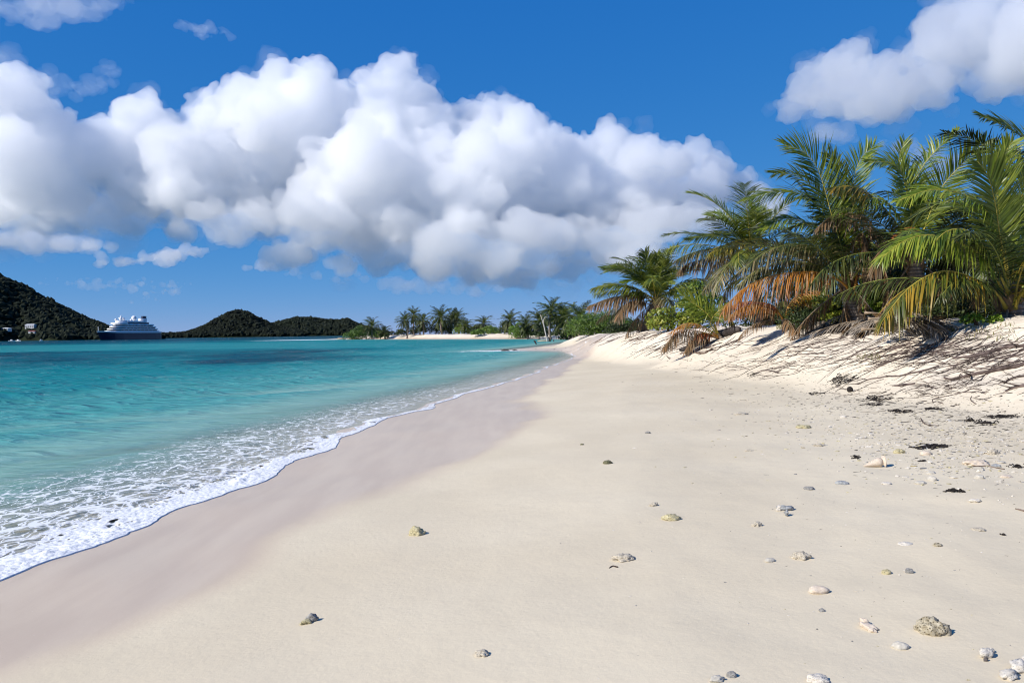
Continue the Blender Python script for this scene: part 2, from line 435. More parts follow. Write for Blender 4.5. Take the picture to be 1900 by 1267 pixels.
def land(x, y, full=False):
    s = sdist(x, y, SHORE) + .30 * pn(x / 2.6 + 3, y / 2.6, 5) * np.clip(60 / (np.abs(y) + 1), 0, 1) + .12 * pn(x * 1.1, y * 1.1, 9)
    c = sdist(x, y, DUNE) + .9 * pn(x / 5.5, y / 5.5, 21) + .35 * pn(x / 1.9, y / 1.9, 22)
    z = np.interp(s, [-600, -250, -110, -60, -25, -9, 0, 6, 12, 30], [-8, -5.5, -3.4, -2.3, -1.35, -.55, 0, .42, .64, .85])
    zc = np.interp(y, [0, 18, 28, 36, 55, 105, 200, 400], [2.35, 2.22, 2.12, 2.30, 2.12, 1.55, 1.7, 1.9]) + .26 * pn(x / 4.5 + 9, y / 4.5, 31)
    t = sst((c + 4.4) / 4.8)
    z = z + t * (zc - z)
    rough = np.clip(t * 3, 0, 1) * np.clip((12 - c) / 10, 0, 1)
    fade = np.clip(70 / (np.abs(y) + 1), 0, 1)
    z = z + rough * fade * (.10 * pn(x / 1.3, y / 1.3, 41) + .055 * pn(x * 1.7, y * 1.7, 42) + .025 * pn(x * 4.1, y * 4.1, 43))
    m = np.clip((s - 4.5) / 4, 0, 1) * (1 - np.clip(t * 2, 0, 1)) * fade
    z = z + m * (.022 * pn(x * .9, y * .9, 51) + .010 * pn(x * 2.7, y * 2.7, 52)) + .012 * pn(x / 2.2, y / 3.1, 53) * np.clip(s / 2, 0, 1)
    return (z, s, c, t) if full else z
NR, NC = 620, 560
SR = np.geomspace(4.5, 480, NR); SU = np.linspace(-1, 1, NC); SU = np.sign(SU) * np.abs(SU) ** 1.15
SY = (SR - 11)[:, None] + 0 * SU[None]; SX = SU[None] * (SR * .80 + 5)[:, None]
SZ, SS, SC, ST_ = land(SX, SY, True)
def lf(x, y):
    """height of the sand sheet itself, read between its points"""
    x = np.asarray(x, float); y = np.asarray(y, float)
    r = np.clip(y + 11, 4.5, 479.9); i = np.log(r / 4.5) / np.log(480 / 4.5) * (NR - 1)
    u = np.clip(x / (r * .80 + 5), -.999, .999); u = np.sign(u) * np.abs(u) ** (1 / 1.15); j = (u + 1) / 2 * (NC - 1)
    a = np.minimum(i.astype(int), NR - 2); b = np.minimum(j.astype(int), NC - 2); i = i - a; j = j - b
    return (SZ[a, b] * (1 - j) + SZ[a, b + 1] * j) * (1 - i) + (SZ[a + 1, b] * (1 - j) + SZ[a + 1, b + 1] * j) * i
def hz(x, y): return float(lf(np.array([x]), np.array([y]))[0])
def ground(pts):
    """the place on the ground seen at each pixel"""
    pts = np.asarray(pts, float).reshape(-1, 2)
    r = ray(pts[:, 0], pts[:, 1]); r = r / r[:, 1:2]
    d = np.geomspace(2.2, 420, 420)
    P = r[:, None, :] * d[None, :, None]; z = P[..., 2] + CAMZ
    g = lf(P[..., 0], P[..., 1])
    below = z < g
    k = np.argmax(below, 1); k = np.where(below.any(1), np.maximum(k, 1), len(d) - 1)
    i = np.arange(len(pts)); a = (z - g)[i, k - 1]; bb = (g - z)[i, k]
    f = np.clip(a / (a + bb + 1e-9), 0, 1)
    dd = d[k - 1] + (d[k] - d[k - 1]) * f
    X = r[:, 0] * dd; Y = dd
    return np.stack([X, Y, lf(X, Y)], 1)

# ---------------------------------------------------------------- sand
def build_sand():
    nr, nc = NR, NC; X, Y, z, s, c, t = SX, SY, SZ, SS, SC, ST_
    lim = np.interp(Y, [0, 5, 7.4, 12, 17, 22, 39, 60, 78, 100, 300], [2.4, 2.5, 2.75, 3.4, 4.5, 3.2, 2.3, 1.6, 2.6, 3.5, 4.0])
    lim = lim + .45 * pn(X / 2.5, Y / 5, 61) + .16 * pn(X * 1.2, Y * .6, 62)
    wet = sst((lim - s) / .75 + .3)
    dn = sst((c + 5.5) / 5)
    o = link('beach', mesh('beach', np.stack([X, Y, z], -1).reshape(-1, 3), grid_faces(nr, nc), M_SAND, True, {'wet': wet, 'dune': dn}))
    tag(o, 'pale sandy beach rising to a dune', None, None, 'structure')
build_sand()

# ---------------------------------------------------------------- sea
def level(x, y):
    return .010 * pn(x / 1.7, y / 1.7, 71)
_wr = np.random.RandomState(4)
WAVES = [(L, _wr.uniform(-.9, .9) + 2.1, _wr.uniform(0, 6.28)) for L in np.geomspace(.55, 14, 34)]
def build_sea():
    nr, nc = 720, 620
    r = np.concatenate([np.geomspace(3.5, 900, nr - 60), np.geomspace(930, 42000, 60)])
    a = np.radians(np.linspace(-64, 40, nc))
    X = r[:, None] * np.sin(a)[None]; Y = r[:, None] * np.cos(a)[None] - 2.0
    h, s, c, t = land(X, Y, True)
    depth = -h
    cell = np.maximum(np.gradient(r)[:, None], r[:, None] * (a[1] - a[0])) + 0 * X
    z = level(X, Y)
    sh = np.clip((-s - .3) / 7, 0.0, 1)
    grp = .7 + .6 * fbm(X / 13, Y / 13, 2, 77)
    for L, th, ph in WAVES:
        k = 2 * np.pi / L
        amp = .0115 * L ** .85 * np.clip((L / cell - 2.5) / 3, 0, 1) * np.clip(sh * (8 / (L + 3)), 0, 1) * sh
        wob = .6 * pn(X / (L * 3), Y / (L * 3), int(L * 10))
        arg = k * (X * math.cos(th) + Y * math.sin(th)) + ph + 2.6 * wob
        z = z + amp * grp * (1 - 2 * np.abs(np.sin(arg / 2)) ** 1.35)
    dist = np.hypot(X, Y)
    # darker beds of sea grass in a belt, a bright sand bar beyond them, deep water past it
    wv = 18 * fbm(X / 60, Y / 60, 3, 80)
    belt = sst((Y + wv - 52) / 25) * (1 - sst((Y + wv - 122) / 18))
    bar = sst((Y + wv - 125) / 20) * (1 - sst((Y + wv * 2 - 250) / 90))
    inner = np.clip((X + 40) / 60, 0, 1) * (Y < 230) * sst((Y - 150) / 20)
    dd = np.where(Y > 110, depth * (1 - bar) + np.minimum(depth, 1.0) * bar, depth)
    grassy = np.clip(belt * .9 + .25 * sst((fbm(X / 40, Y / 25, 3, 85) - .1) / .2) * sst((Y - 25) / 20), 0, 1) * sst((dd - .8) / .7) + sst((Y - 330) / 200) * .75
    foam = sst((4.5 + s) / 4.0) * np.clip(-s / .3, 0, 1) * np.clip(12 / (Y + 1), 0, 1) * .34
    caps = sst((fbm(X / 3, Y / 1.2, 3, 90) - .46) / .08) * sst((-s - 6) / 10) * .5
    # a little surf where the sea meets the end of the far spit and the near point
    foam = np.maximum(foam, np.exp(-(((X + 104) / 16) ** 2 + ((Y - 402) / 22) ** 2)) * 1.8)
    foam = np.maximum(foam, np.exp(-(((X + 1.5) / 3.5) ** 2 + ((Y - 95) / 2.5) ** 2)) * 1.1)
    Fq = grid_faces(nr, nc)
    keep = (h.ravel()[Fq] < .12).any(1) & (h.ravel()[Fq] < .5).all(1)
    o = link('sea', mesh('sea', np.stack([X, Y, z], -1).reshape(-1, 3), Fq[keep], M_SEA, True, {'depth': dd + z, 'grassy': grassy, 'foam': foam}))
    tag(o, 'turquoise sea with small ripples', None, None, 'structure')
build_sea()

def build_foam():
    # the shore line walked in steps that grow with distance
    P = spline(np.c_[SHORE[2:17], np.zeros(15)], 4000)[:, :2]
    L = np.concatenate([[0], np.cumsum(np.linalg.norm(np.diff(P, axis=0), axis=1))])
    steps = [0.0]
    while steps[-1] < L[-1] - .3:
        y = np.interp(steps[-1], L, P[:, 1]); steps.append(steps[-1] + max(.022, .0030 * max(y, 1)))
    st = np.array(steps); C = np.stack([np.interp(st, L, P[:, 0]), np.interp(st, L, P[:, 1])], 1)
    T = nrm(np.gradient(C, axis=0)); k = 25
    T = nrm(np.stack([np.convolve(np.pad(T[:, i], k, mode='edge'), np.ones(2 * k + 1) / (2 * k + 1), 'valid') for i in (0, 1)], 1))
    Nn = np.stack([-T[:, 1], T[:, 0]], 1)          # to seaward
    nw = 96
    wv = np.linspace(0, 1, nw) ** 1.5 * 4.3 - .03
    n = len(st)
    # find the real water's edge along each normal, then add lobes of run-up
    pr = np.linspace(-1.5, 1.5, 61)
    XX = C[:, 0, None] + Nn[:, 0, None] * pr; YY = C[:, 1, None] + Nn[:, 1, None] * pr
    hh = land(XX, YY); k0 = np.argmax(hh < .024, 1); edge = pr[k0]
    kk = 9; edge = np.convolve(np.pad(edge, kk, mode='edge'), np.ones(2 * kk + 1) / (2 * kk + 1), 'valid')
    lob = .16 * np.abs(pn(st / 1.5, 0 * st + .5, 95)) + .07 * np.abs(pn(st / .42, 0 * st + 3.5, 96)) + .03 * pn(st / .14, 0 * st + 7.5, 97)
    edge = edge - lob * .7
    W = edge[:, None] + wv[None]
    X = C[:, 0, None] + Nn[:, 0, None] * W; Y = C[:, 1, None] + Nn[:, 1, None] * W
    g = land(X, Y); base = np.maximum(g, level(X, Y)) + .012
    wid = np.interp(C[:, 1], [0, 8, 13, 20, 30, 45, 80], [1.0, .85, .60, .40, .25, .16, .14]) * (1 + .5 * pn(st / 2.3, 0 * st + 11.5, 98))
    ww = wv[None] / wid[:, None]
    thick = (np.clip(wv[None] / .34, 0, 1) ** .8 * (.25 + .75 * np.exp(-ww * 1.1)))
    lump = np.abs(fbm(X * 3.2, Y * 3.2, 3, 101)) * 1.4 + np.abs(pn(X * 9, Y * 9, 103)) * .5 + .15
    lump2 = np.clip(pn(X / .9, Y / .9, 105) + .45, .15, 1.2)
    hgt = .11 * np.interp(C[:, 1], [0, 10, 30, 80], [1, .95, .55, .4])[:, None]
    dens = np.clip(1.22 - .62 * ww, 0, 1.1) + .45 * fbm(X / 1.1, Y / 1.1, 4, 107)
    far = np.interp(C[:, 1], [0, 9, 14, 20, 30, 80], [0, .02, .12, .24, .32, .38])[:, None]
    dens = np.clip(np.maximum(dens, .40 * np.exp(-wv[None] / 1.9) + .50 * fbm(X / .8, Y / 2.6, 4, 109) - .02) - far, 0, 1) * sst((4.2 - wv[None]) / 1.2)
    dens = dens * sst((C[:, 1] - 0) / 2)[:, None]
    z = base + hgt * thick * lump * lump2 * np.clip(dens * 1.25, .05, 1)
    z[:, 0] = g[:, 0] - .004
    o = link('surf_foam', mesh('surf_foam', np.stack([X, Y, z], -1).reshape(-1, 3), grid_faces(n, nw), M_FOAM, True, {'dens': dens}))
    tag(o, 'white lacy foam along the edge of the wash', 'foam', None, 'stuff')
build_foam()

# ---------------------------------------------------------------- clouds: closed shells filled with even, pale vapour
def m_cloud(name, dens):
    b = NB(name)
    vs = b.n('VolumeScatter', {'Color': (1, 1, 1), 'Density': dens, 'Anisotropy': .38})
    b.t.links.new(vs.outputs[0], b.out.inputs['Volume']); return b.m
def cloud(name, label, puffs, D, dens, seed, voxel, squash=.85, lev=2, thick=350, group=None, d1=.55, veil=0.0):
    """puffs: (px, py, radius in px) as the heaps of the cloud stand D metres away"""
    rg = random.Random(seed); al = []
    def rec(p, r, l):
        al.append((p, r))
        if l == 0 or r < voxel * 2.2: return
        for i in range(9 if l == 2 else 7):
            a = rg.uniform(0, 2 * math.pi); z = rg.uniform(-.45, 1); q = math.sqrt(1 - z * z)
            rec(p + np.array([q * math.cos(a), q * math.sin(a), z * squash]) * r * rg.uniform(.8, 1.05), r * rg.uniform(.22, .46), l - 1)
    for q in puffs:
        x, y, r = q[:3]; off = q[3] if len(q) > 3 else rg.uniform(-thick, thick)
        c = at(x, y, D + off); R = r / FPX * (D + off)
        if R < voxel * 6: rec(c, R, min(lev, 1)); continue
        al.append((c, R * .84))                      # each heap is itself a huddle of smaller ones
        for k in range(9):
            a = rg.uniform(0, 2 * math.pi); z = rg.uniform(-.8, 1); t = math.sqrt(1 - z * z); rr = R * rg.uniform(.28, .58)
            rec(c + np.array([t * math.cos(a), t * math.sin(a), z * squash]) * (R - rr * rg.uniform(.7, 1.0)), rr, lev)
    al = [(p, r) for p, r in al if r > voxel * .9]
    Vl = []; Fl = []; n0 = 0
    for p, r in al:
        tv, tf = ICO[2] if r > voxel * 4 else ICO[1]
        Vl.append(tv * r * np.array([1, 1, squash]) + p); Fl.append(tf + n0); n0 += len(tv)
    V = np.concatenate(Vl); Fc = np.concatenate(Fl)
    o = link(name, mesh(name, V, Fc, smooth=True))
    m = o.modifiers.new('r', 'REMESH'); m.mode = 'VOXEL'; m.voxel_size = voxel
    for size, st in ((voxel * 16, voxel * 8 * d1 / .55), (voxel * 6, voxel * 5.5), (voxel * 2.4, voxel * 3.0)):
        tx = bpy.data.textures.new('t', 'CLOUDS'); tx.noise_scale = size; tx.noise_depth = 3
        m = o.modifiers.new('d', 'DISPLACE'); m.texture = tx; m.strength = st; m.texture_coords = 'LOCAL'
    m = o.modifiers.new('c', 'REMESH'); m.mode = 'VOXEL'; m.voxel_size = voxel * .8
    dg = bpy.context.evaluated_depsgraph_get()
    me = bpy.data.meshes.new_from_object(o.evaluated_get(dg))
    o.modifiers.clear(); old = o.data; o.data = me; bpy.data.meshes.remove(old)
    me.materials.clear(); me.materials.append(m_cloud(name, dens))
    me.polygons.foreach_set('use_smooth', np.ones(len(me.polygons), bool))
    tag(o, label, 'cloud', group)
    if veil:                                         # a thin torn fringe of vapour round the heaps
        rv = random.Random(seed + 1); pv = []
        for q in puffs:
            for k in range(5):
                a = rv.uniform(0, 6.283); pv.append((q[0] + math.cos(a) * q[2] * 1.0, q[1] + math.sin(a) * q[2] * .8, q[2] * rv.uniform(.22, .45)))
        f = cloud('fringe', None, pv, D, veil, seed + 2, voxel * 1.2, squash, 1, thick * .6, None, 1.6)
        f.parent = o; del f['category']
    return o
# the main bank, from left to right
cloud('cumulus_cloud', 'huge white cumulus bank with twin towers across the middle of the sky',
    [(190, 262, 60), (255, 225, 62), (300, 250, 60), (235, 300, 85), (330, 300, 80), (400, 215, 60), (450, 190, 55), (490, 230, 80), (530, 150, 52), (585, 140, 44), (560, 200, 75), (620, 195, 60), (580, 280, 110),
     (690, 160, 44), (735, 140, 45), (770, 190, 58), (710, 220, 75), (800, 240, 62), (680, 310, 110), (420, 300, 90), (880, 225, 52), (925, 215, 48), (970, 240, 55), (900, 300, 95), (1020, 275, 55), (1060, 290, 50), (1000, 340, 90),
     (790, 340, 100), (1130, 280, 62), (1190, 290, 55), (1245, 300, 45), (1285, 290, 40), (1335, 310, 40), (1370, 345, 40), (1410, 372, 36), (1440, 392, 28), (1300, 360, 65), (1200, 370, 85), (1100, 370, 85), (500, 350, 80), (600, 370, 80), (700, 390, 80), (860, 370, 90), (950, 390, 80), (1050, 350, 70), (1250, 380, 60), (740, 300, 80), (360, 360, 70), (260, 350, 70)], 4300, .0115, 3, 10, thick=230, veil=.0011)
cloud('cumulus_cloud', 'white cumulus cut by the left edge of the picture, above the ship', [(-60, 200, 110), (10, 165, 70), (50, 210, 75), (100, 265, 70), (30, 300, 100), (-70, 330, 130), (140, 300, 60), (110, 350, 80)], 4000, .0095, 5, 11, veil=.0011)
cloud('grey_cloud', 'grey shaded cloud base under the white bank, left half', [(40, 395, 60), (130, 398, 55), (210, 385, 58), (300, 395, 48), (380, 400, 48), (470, 400, 52), (560, 390, 60), (-40, 390, 60), (330, 360, 60), (430, 370, 60), (500, 425, 40), (240, 410, 44), (90, 415, 50), (160, 420, 44), (330, 425, 40), (420, 430, 40)], 4000, .0065, 11, 10, .6, d1=1.3, thick=140, veil=.0011)
cloud('grey_cloud', 'broad grey cloud base hanging lowest above the far palms', [(600, 420, 70), (545, 470, 40), (680, 440, 72), (760, 430, 76), (850, 455, 80), (930, 470, 70), (800, 495, 46), (880, 512, 38), (1010, 440, 72), (1090, 435, 66), (1170, 425, 66), (1250, 415, 58), (1060, 485, 48), (1130, 480, 44), (700, 485, 40), (960, 520, 30), (1180, 475, 44), (1320, 405, 44), (640, 495, 30), (1380, 420, 34), (1230, 465, 36), (760, 480, 46), (830, 500, 40), (920, 500, 40), (1000, 490, 44)], 4050, .0075, 13, 10, .66, d1=1.3, thick=160, veil=.0011)
cloud('cumulus_cloud', 'big white cloud in the upper right corner', [(1480, 195, 41), (1520, 150, 57), (1570, 120, 51), (1620, 135, 57), (1670, 150, 55), (1560, 185, 60), (1650, 190, 55), (1720, 170, 52), (1740, 110, 69), (1790, 60, 80), (1850, 40, 80), (1900, 90, 92), (1860, 140, 63), (1960, 60, 126), (1740, 40, 46), (1610, 190, 57)], 3300, .0085, 17, 9, veil=.0013)
# smaller ones
def strew(pts, n, r0, r1, seed, jx=10, jy=5):
    """many small puffs along a line of pixels"""
    rg = random.Random(seed); out = []; P = np.array(pts, float)
    for i in range(n):
        t = rg.uniform(0, len(P) - 1.001); k = int(t); q = P[k] + (P[k + 1] - P[k]) * (t - k)
        out.append((q[0] + rg.gauss(0, jx), q[1] + rg.gauss(0, jy), rg.uniform(r0, r1) * (1.2 - .5 * abs(2 * t / (len(P) - 1) - 1))))
    return out
def wisp(label, pts, n, r0, r1, D, dens, seed, voxel, jx, jy):
    o = cloud('wisp_cloud', label, strew(pts, n, r0, r1, seed, jx, jy), D, dens, seed, voxel, .6, 1, 120, None, .9); o['kind'] = 'stuff'
cloud('small_cloud', 'low white cloud touching the left edge above the hill', strew([(-60, 446), (0, 445), (50, 440), (100, 446), (150, 452), (200, 457)], 34, 16, 30, 19, 8, 5), 7000, .0045, 19, 13, .6, 1, 150, None, .7)
cloud('small_cloud', 'grey flat cloud above the ship', strew([(180, 482), (240, 484), (300, 478), (340, 470), (372, 466)], 26, 11, 19, 23, 8, 4), 7000, .0060, 23, 12, .55, 1, 150, None, .7)
cloud('small_cloud', 'tiny white puff left of centre below the bank', strew([(458, 496), (488, 494), (512, 497)], 12, 7, 11, 29, 4, 2), 7000, .006, 29, 10, .6, 1, 60, None, .6)
wisp('faint white puffs low between the hill and the ship', [(70, 522), (170, 527), (235, 531), (280, 528)], 90, 2, 6, 8000, .0028, 31, 9, 18, 5)
wisp('faint slanting wisp right of the ship masts', [(245, 563), (290, 547), (310, 538), (340, 526)], 70, 2, 5, 8000, .0032, 37, 9, 9, 4)
wisp('thin veil in the upper left corner', [(-60, 5), (20, 22), (70, 24), (140, 12), (230, 4)], 60, 7, 26, 3300, .0022, 41, 9, 22, 13)
wisp('small thin wisp alone in the blue above the bank', [(345, 46), (375, 55), (415, 60)], 26, 4, 12, 3300, .0032, 43, 7, 10, 7)
wisp('faint haze of cloud over the left white heap', [(90, 165), (150, 172), (190, 150), (205, 125)], 34, 5, 15, 3600, .0016, 47, 8, 14, 10)
wisp('pale mauve wisp above the leftmost palm top', [(1500, 252), (1545, 248), (1580, 256)], 28, 7, 17, 3600, .0030, 53, 9, 10, 7)
wisp('pale cloud showing behind the tallest palm fronds', [(1645, 265), (1700, 295), (1750, 300), (1790, 335)], 40, 9, 26, 3900, .0036, 59, 10, 14, 12)
wisp('thin shreds trailing below the bank above the far palms', [(520, 500), (600, 512), (720, 520), (840, 540), (960, 530), (1080, 510)], 60, 5, 14, 5600, .0030, 61, 11, 20, 7)

# ---------------------------------------------------------------- hills across the water
def hill(name, label, ridge, dc, dr, db, seed, ncol=240, nrow=70, ntree=2600, tsize=(3.2, 6.0)):
    """ridge: pixels of the skyline; dc coast, dr ridge, db back, all metres away"""
    ridge = np.array(ridge, float)
    px = np.linspace(ridge[0, 0], ridge[-1, 0], ncol); ty = np.interp(px, ridge[:, 0], ridge[:, 1])
    top = at(px, ty, np.full(ncol, float(dr)))[:, 2] - 5.0
    r0 = ray(px, np.full(ncol, 620.0)); dirx = r0[:, 0] / r0[:, 1]
    dcv = dc + 35 * pn(px / 60, px * 0 + .3, seed)
    v = np.linspace(0, 1, nrow)
    D = np.where(v[None] < .72, dcv[:, None] + (dr - dcv[:, None]) * (v[None] / .72), dr + (db - dr) * ((v[None] - .72) / .28))
    prof = np.where(v < .72, np.sin(np.clip(v / .72, 0, 1) * math.pi / 2) ** 1.15, 1 - .55 * ((v - .72) / .28) ** 1.5)
    X = dirx[:, None] * D; Y = D
    hn = 1 + .35 * fbm(X / 130, Y / 130, 4, seed) * np.sin(np.clip(v / .72, 0, 1) * math.pi)[None]
    Z = np.maximum(top[:, None], 1.0) * prof[None] * hn - 1.0 + np.clip(v * 30, 0, 1)[None] * 1.5
    V = np.stack([X, Y, Z], -1).reshape(-1, 3)
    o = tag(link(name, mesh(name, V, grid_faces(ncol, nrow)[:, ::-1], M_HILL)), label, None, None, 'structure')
    rg = np.random.RandomState(seed); tv, tf = ICO[1]
    acc = Acc()
    G = V.reshape(ncol, nrow, 3)
    Vs = []; Fs = []; Rn = []; n = 0
    for k in range(ntree):
        i = rg.uniform(0, ncol - 1.01); j = rg.uniform(1.5, nrow * .80) if k % 4 else nrow * rg.uniform(.66, .76)
        a, b = int(i), int(j); p = G[a, b] * (1 - (i - a)) + G[a + 1, b] * (i - a); p = p * (1 - (j - b)) + G[a, b + 1] * (j - b)
        r = rg.uniform(*tsize); sc_ = np.array([rg.uniform(.8, 1.2), rg.uniform(.8, 1.2), rg.uniform(.7, 1.15)]) * r
        Vs.append(tv * sc_ * (1 + .28 * rg.randn(len(tv), 1)) + p + np.array([0, 0, r * .45])); Fs.append(tf + n); n += len(tv); Rn.append(np.full(len(tv), rg.rand()))
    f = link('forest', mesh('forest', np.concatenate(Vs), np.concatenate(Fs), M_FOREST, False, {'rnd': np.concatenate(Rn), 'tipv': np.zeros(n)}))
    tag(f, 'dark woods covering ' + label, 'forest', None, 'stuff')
    return G
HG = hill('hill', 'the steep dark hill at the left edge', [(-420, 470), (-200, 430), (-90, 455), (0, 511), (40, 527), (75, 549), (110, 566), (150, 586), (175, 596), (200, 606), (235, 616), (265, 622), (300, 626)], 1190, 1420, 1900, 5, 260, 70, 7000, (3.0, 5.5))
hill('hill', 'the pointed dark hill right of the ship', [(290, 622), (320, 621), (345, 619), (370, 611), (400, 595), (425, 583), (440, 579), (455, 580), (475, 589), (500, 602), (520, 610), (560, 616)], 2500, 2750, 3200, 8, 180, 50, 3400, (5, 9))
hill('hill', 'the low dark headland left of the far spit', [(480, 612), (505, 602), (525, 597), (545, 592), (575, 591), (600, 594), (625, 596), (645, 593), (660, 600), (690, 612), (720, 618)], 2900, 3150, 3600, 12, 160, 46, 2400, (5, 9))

# ---------------------------------------------------------------- palms
ZUP = np.array([0, 0, 1.0])
def frond_mesh(P, mat, stalk, length=None, npair=62, leaf=.78, width=.042, droop=.35, fwd=.55, face=0.0, vee=.15, start=.17, seed=0, wind=.0, segs=4, sparse=0.0, taper=.35, ragged=.15, rbase=.035):
    """one frond along the rachis P: returns (leaflet mesh, stalk mesh)"""
    rg = np.random.RandomState(seed)
    P = np.asarray(P, float); n = len(P)
    Ls = np.concatenate([[0], np.cumsum(np.linalg.norm(np.diff(P, axis=0), axis=1))]); LT = Ls[-1]
    tg = nrm(np.gradient(P, axis=0))
    ts = np.linspace(start, .995, npair); ts = np.repeat(ts, 2) + rg.uniform(-.004, .004, npair * 2); ts = np.clip(ts, 0, 1)
    side = np.tile([1.0, -1.0], npair)
    if sparse > 0:
        k = rg.rand(len(ts)) > sparse; ts = ts[k]; side = side[k]
    m = len(ts)
    p = np.stack([np.interp(ts * LT, Ls, P[:, i]) for i in range(3)], 1)
    T = nrm(np.stack([np.interp(ts * LT, Ls, tg[:, i]) for i in range(3)], 1))
    N = ZUP * (1 - face) + np.array([0, -1.0, .15]) * face
    N = nrm(N - T * (T @ N)[:, None])
    S = np.cross(T, N) * side[:, None]
    u = (ts - start) / (1 - start)
    ll = leaf * (np.interp(u, [0, .12, .35, .7, .9, 1], [.45, .8, 1, .82, .55, taper])) * (1 + ragged * rg.randn(m)).clip(.45, 1.3)
    fw = fwd + .55 * u + .08 * rg.randn(m)
    dirv = nrm(S * np.cos(fw)[:, None] + T * np.sin(fw)[:, None] + N * (vee + .06 * rg.randn(m))[:, None])
    dr = (droop * (1 + .35 * rg.randn(m))).clip(0, 3)
    ks = np.linspace(0, 1, segs + 1)
    W = np.array([-1.0, -.1, .05]) * wind
    pts = []
    for k in ks:
        q = dirv * k + (-ZUP * dr[:, None] + W) * (k ** 1.8)
        pts.append(q)
    C = np.stack(pts, 1)                                  # m, segs+1, 3
    d = np.diff(C, axis=1); d = nrm(d)                    # keep each leaflet at its length while it bends
    C = np.concatenate([np.zeros((m, 1, 3)), np.cumsum(d / segs, 1)], 1) * ll[:, None, None] + p[:, None, :]
    dirs = nrm(np.gradient(C, axis=1))
    tw = .35 * rg.randn(m)
    wn_ = nrm(T - dirv * np.sum(T * dirv, 1, keepdims=True)); wn2 = nrm(np.cross(dirv, wn_))
    wv = wn_ * np.cos(tw)[:, None] + wn2 * np.sin(tw)[:, None]
    wp = np.interp(ks, [0, .15, .5, .85, 1], [.45, .95, 1, .55, .03])
    hw = (width / 2) * (.8 + .4 * rg.rand(m))
    A = C + wv[:, None, :] * (hw[:, None] * wp[None])[..., None]; B = C - wv[:, None, :] * (hw[:, None] * wp[None])[..., None]
    V = np.stack([A, B], 2).reshape(-1, 3)                # index = (leaf*(segs+1)+k)*2+ab
    i = (np.arange(m)[:, None] * (segs + 1) + np.arange(segs)[None]).ravel() * 2
    Fq = np.stack([i, i + 1, i + 3, i + 2], 1)
    r = np.repeat(rg.rand(m), (segs + 1) * 2); tv = np.tile(np.repeat(ks, 2), m)
    lm = mesh('frond', V, Fq, mat, True, {'rnd': r, 'tipv': tv})
    rad = np.interp(Ls / LT, [0, .06, .3, 1], [rbase * 1.9, rbase, rbase * .55, rbase * .14])
    tvx, tq, tt = tube(P, rad, 5)
    sm = mesh('stalk', tvx, [tq, tt], stalk)
    return lm, sm
def add_frond(palm, lm, sm, M_=None):
    o = link('frond', lm, palm); s = link('stalk', sm, o)
    if M_ is not None: o.matrix_local = M_
    return o
TYPES = {  # material, stalk, droop, vee
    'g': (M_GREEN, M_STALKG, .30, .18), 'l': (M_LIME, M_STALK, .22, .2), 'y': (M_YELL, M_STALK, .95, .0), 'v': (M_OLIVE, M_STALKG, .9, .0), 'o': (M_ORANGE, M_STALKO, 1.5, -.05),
    'r': (M_RED, M_STALKO, 1.2, -.05), 'd': (M_DEAD, M_STALKD, 2.2, -.1), 'k': (M_GREY, M_STALKD, 1.2, -.05), 'G': (M_GREEN, M_STALK, .8, .05), 'b': (M_SHADED, M_STALKG, .35, .12), 'B': (M_SHADED, M_STALKG, .9, .0)}
def frond_path(L, e0, k, n=14, side=0.0, wind=0.0):
    """rachis in the x-z plane, leaving the crown at elevation e0 and bending down by k radians over its length"""
    e = e0; p = np.zeros(3); out = [p.copy()]; az = 0.0
    for i in range(n - 1):
        t = i / (n - 2)
        p = p + np.array([math.cos(e) * math.cos(az), math.cos(e) * math.sin(az), math.sin(e)]) * L / (n - 1)
        e -= k / (n - 1) * (.35 + 1.3 * t) * (1 if e > -1.35 else .1); az += side / (n - 1)
        out.append(p.copy())
    return np.array(out)
_FV = {}
def variant(typ, e0, lod, seed):
    key = (typ, round(e0, 1), lod, seed)
    if key in _FV: return _FV[key]
    rg = random.Random(hash(key[1:]) % 9999 + ord(typ))
    mat, st, dr, vee = TYPES[typ]
    k = {True: rg.uniform(.9, 1.5), False: rg.uniform(.8, 1.3)}[e0 > .7]
    P = frond_path(1.0, e0, k, 12, rg.uniform(-.35, .35))
    np_, wd, sg = {0: (76, .0085, 4), 1: (50, .0115, 3), 2: (26, .026, 2)}[lod]
    _FV[key] = frond_mesh(P, mat, st, npair=np_, leaf=.235, width=wd, droop=dr, vee=vee, seed=rg.randint(0, 99999), segs=sg, rbase=.0085 if lod < 2 else .010, wind=.12)
    return _FV[key]
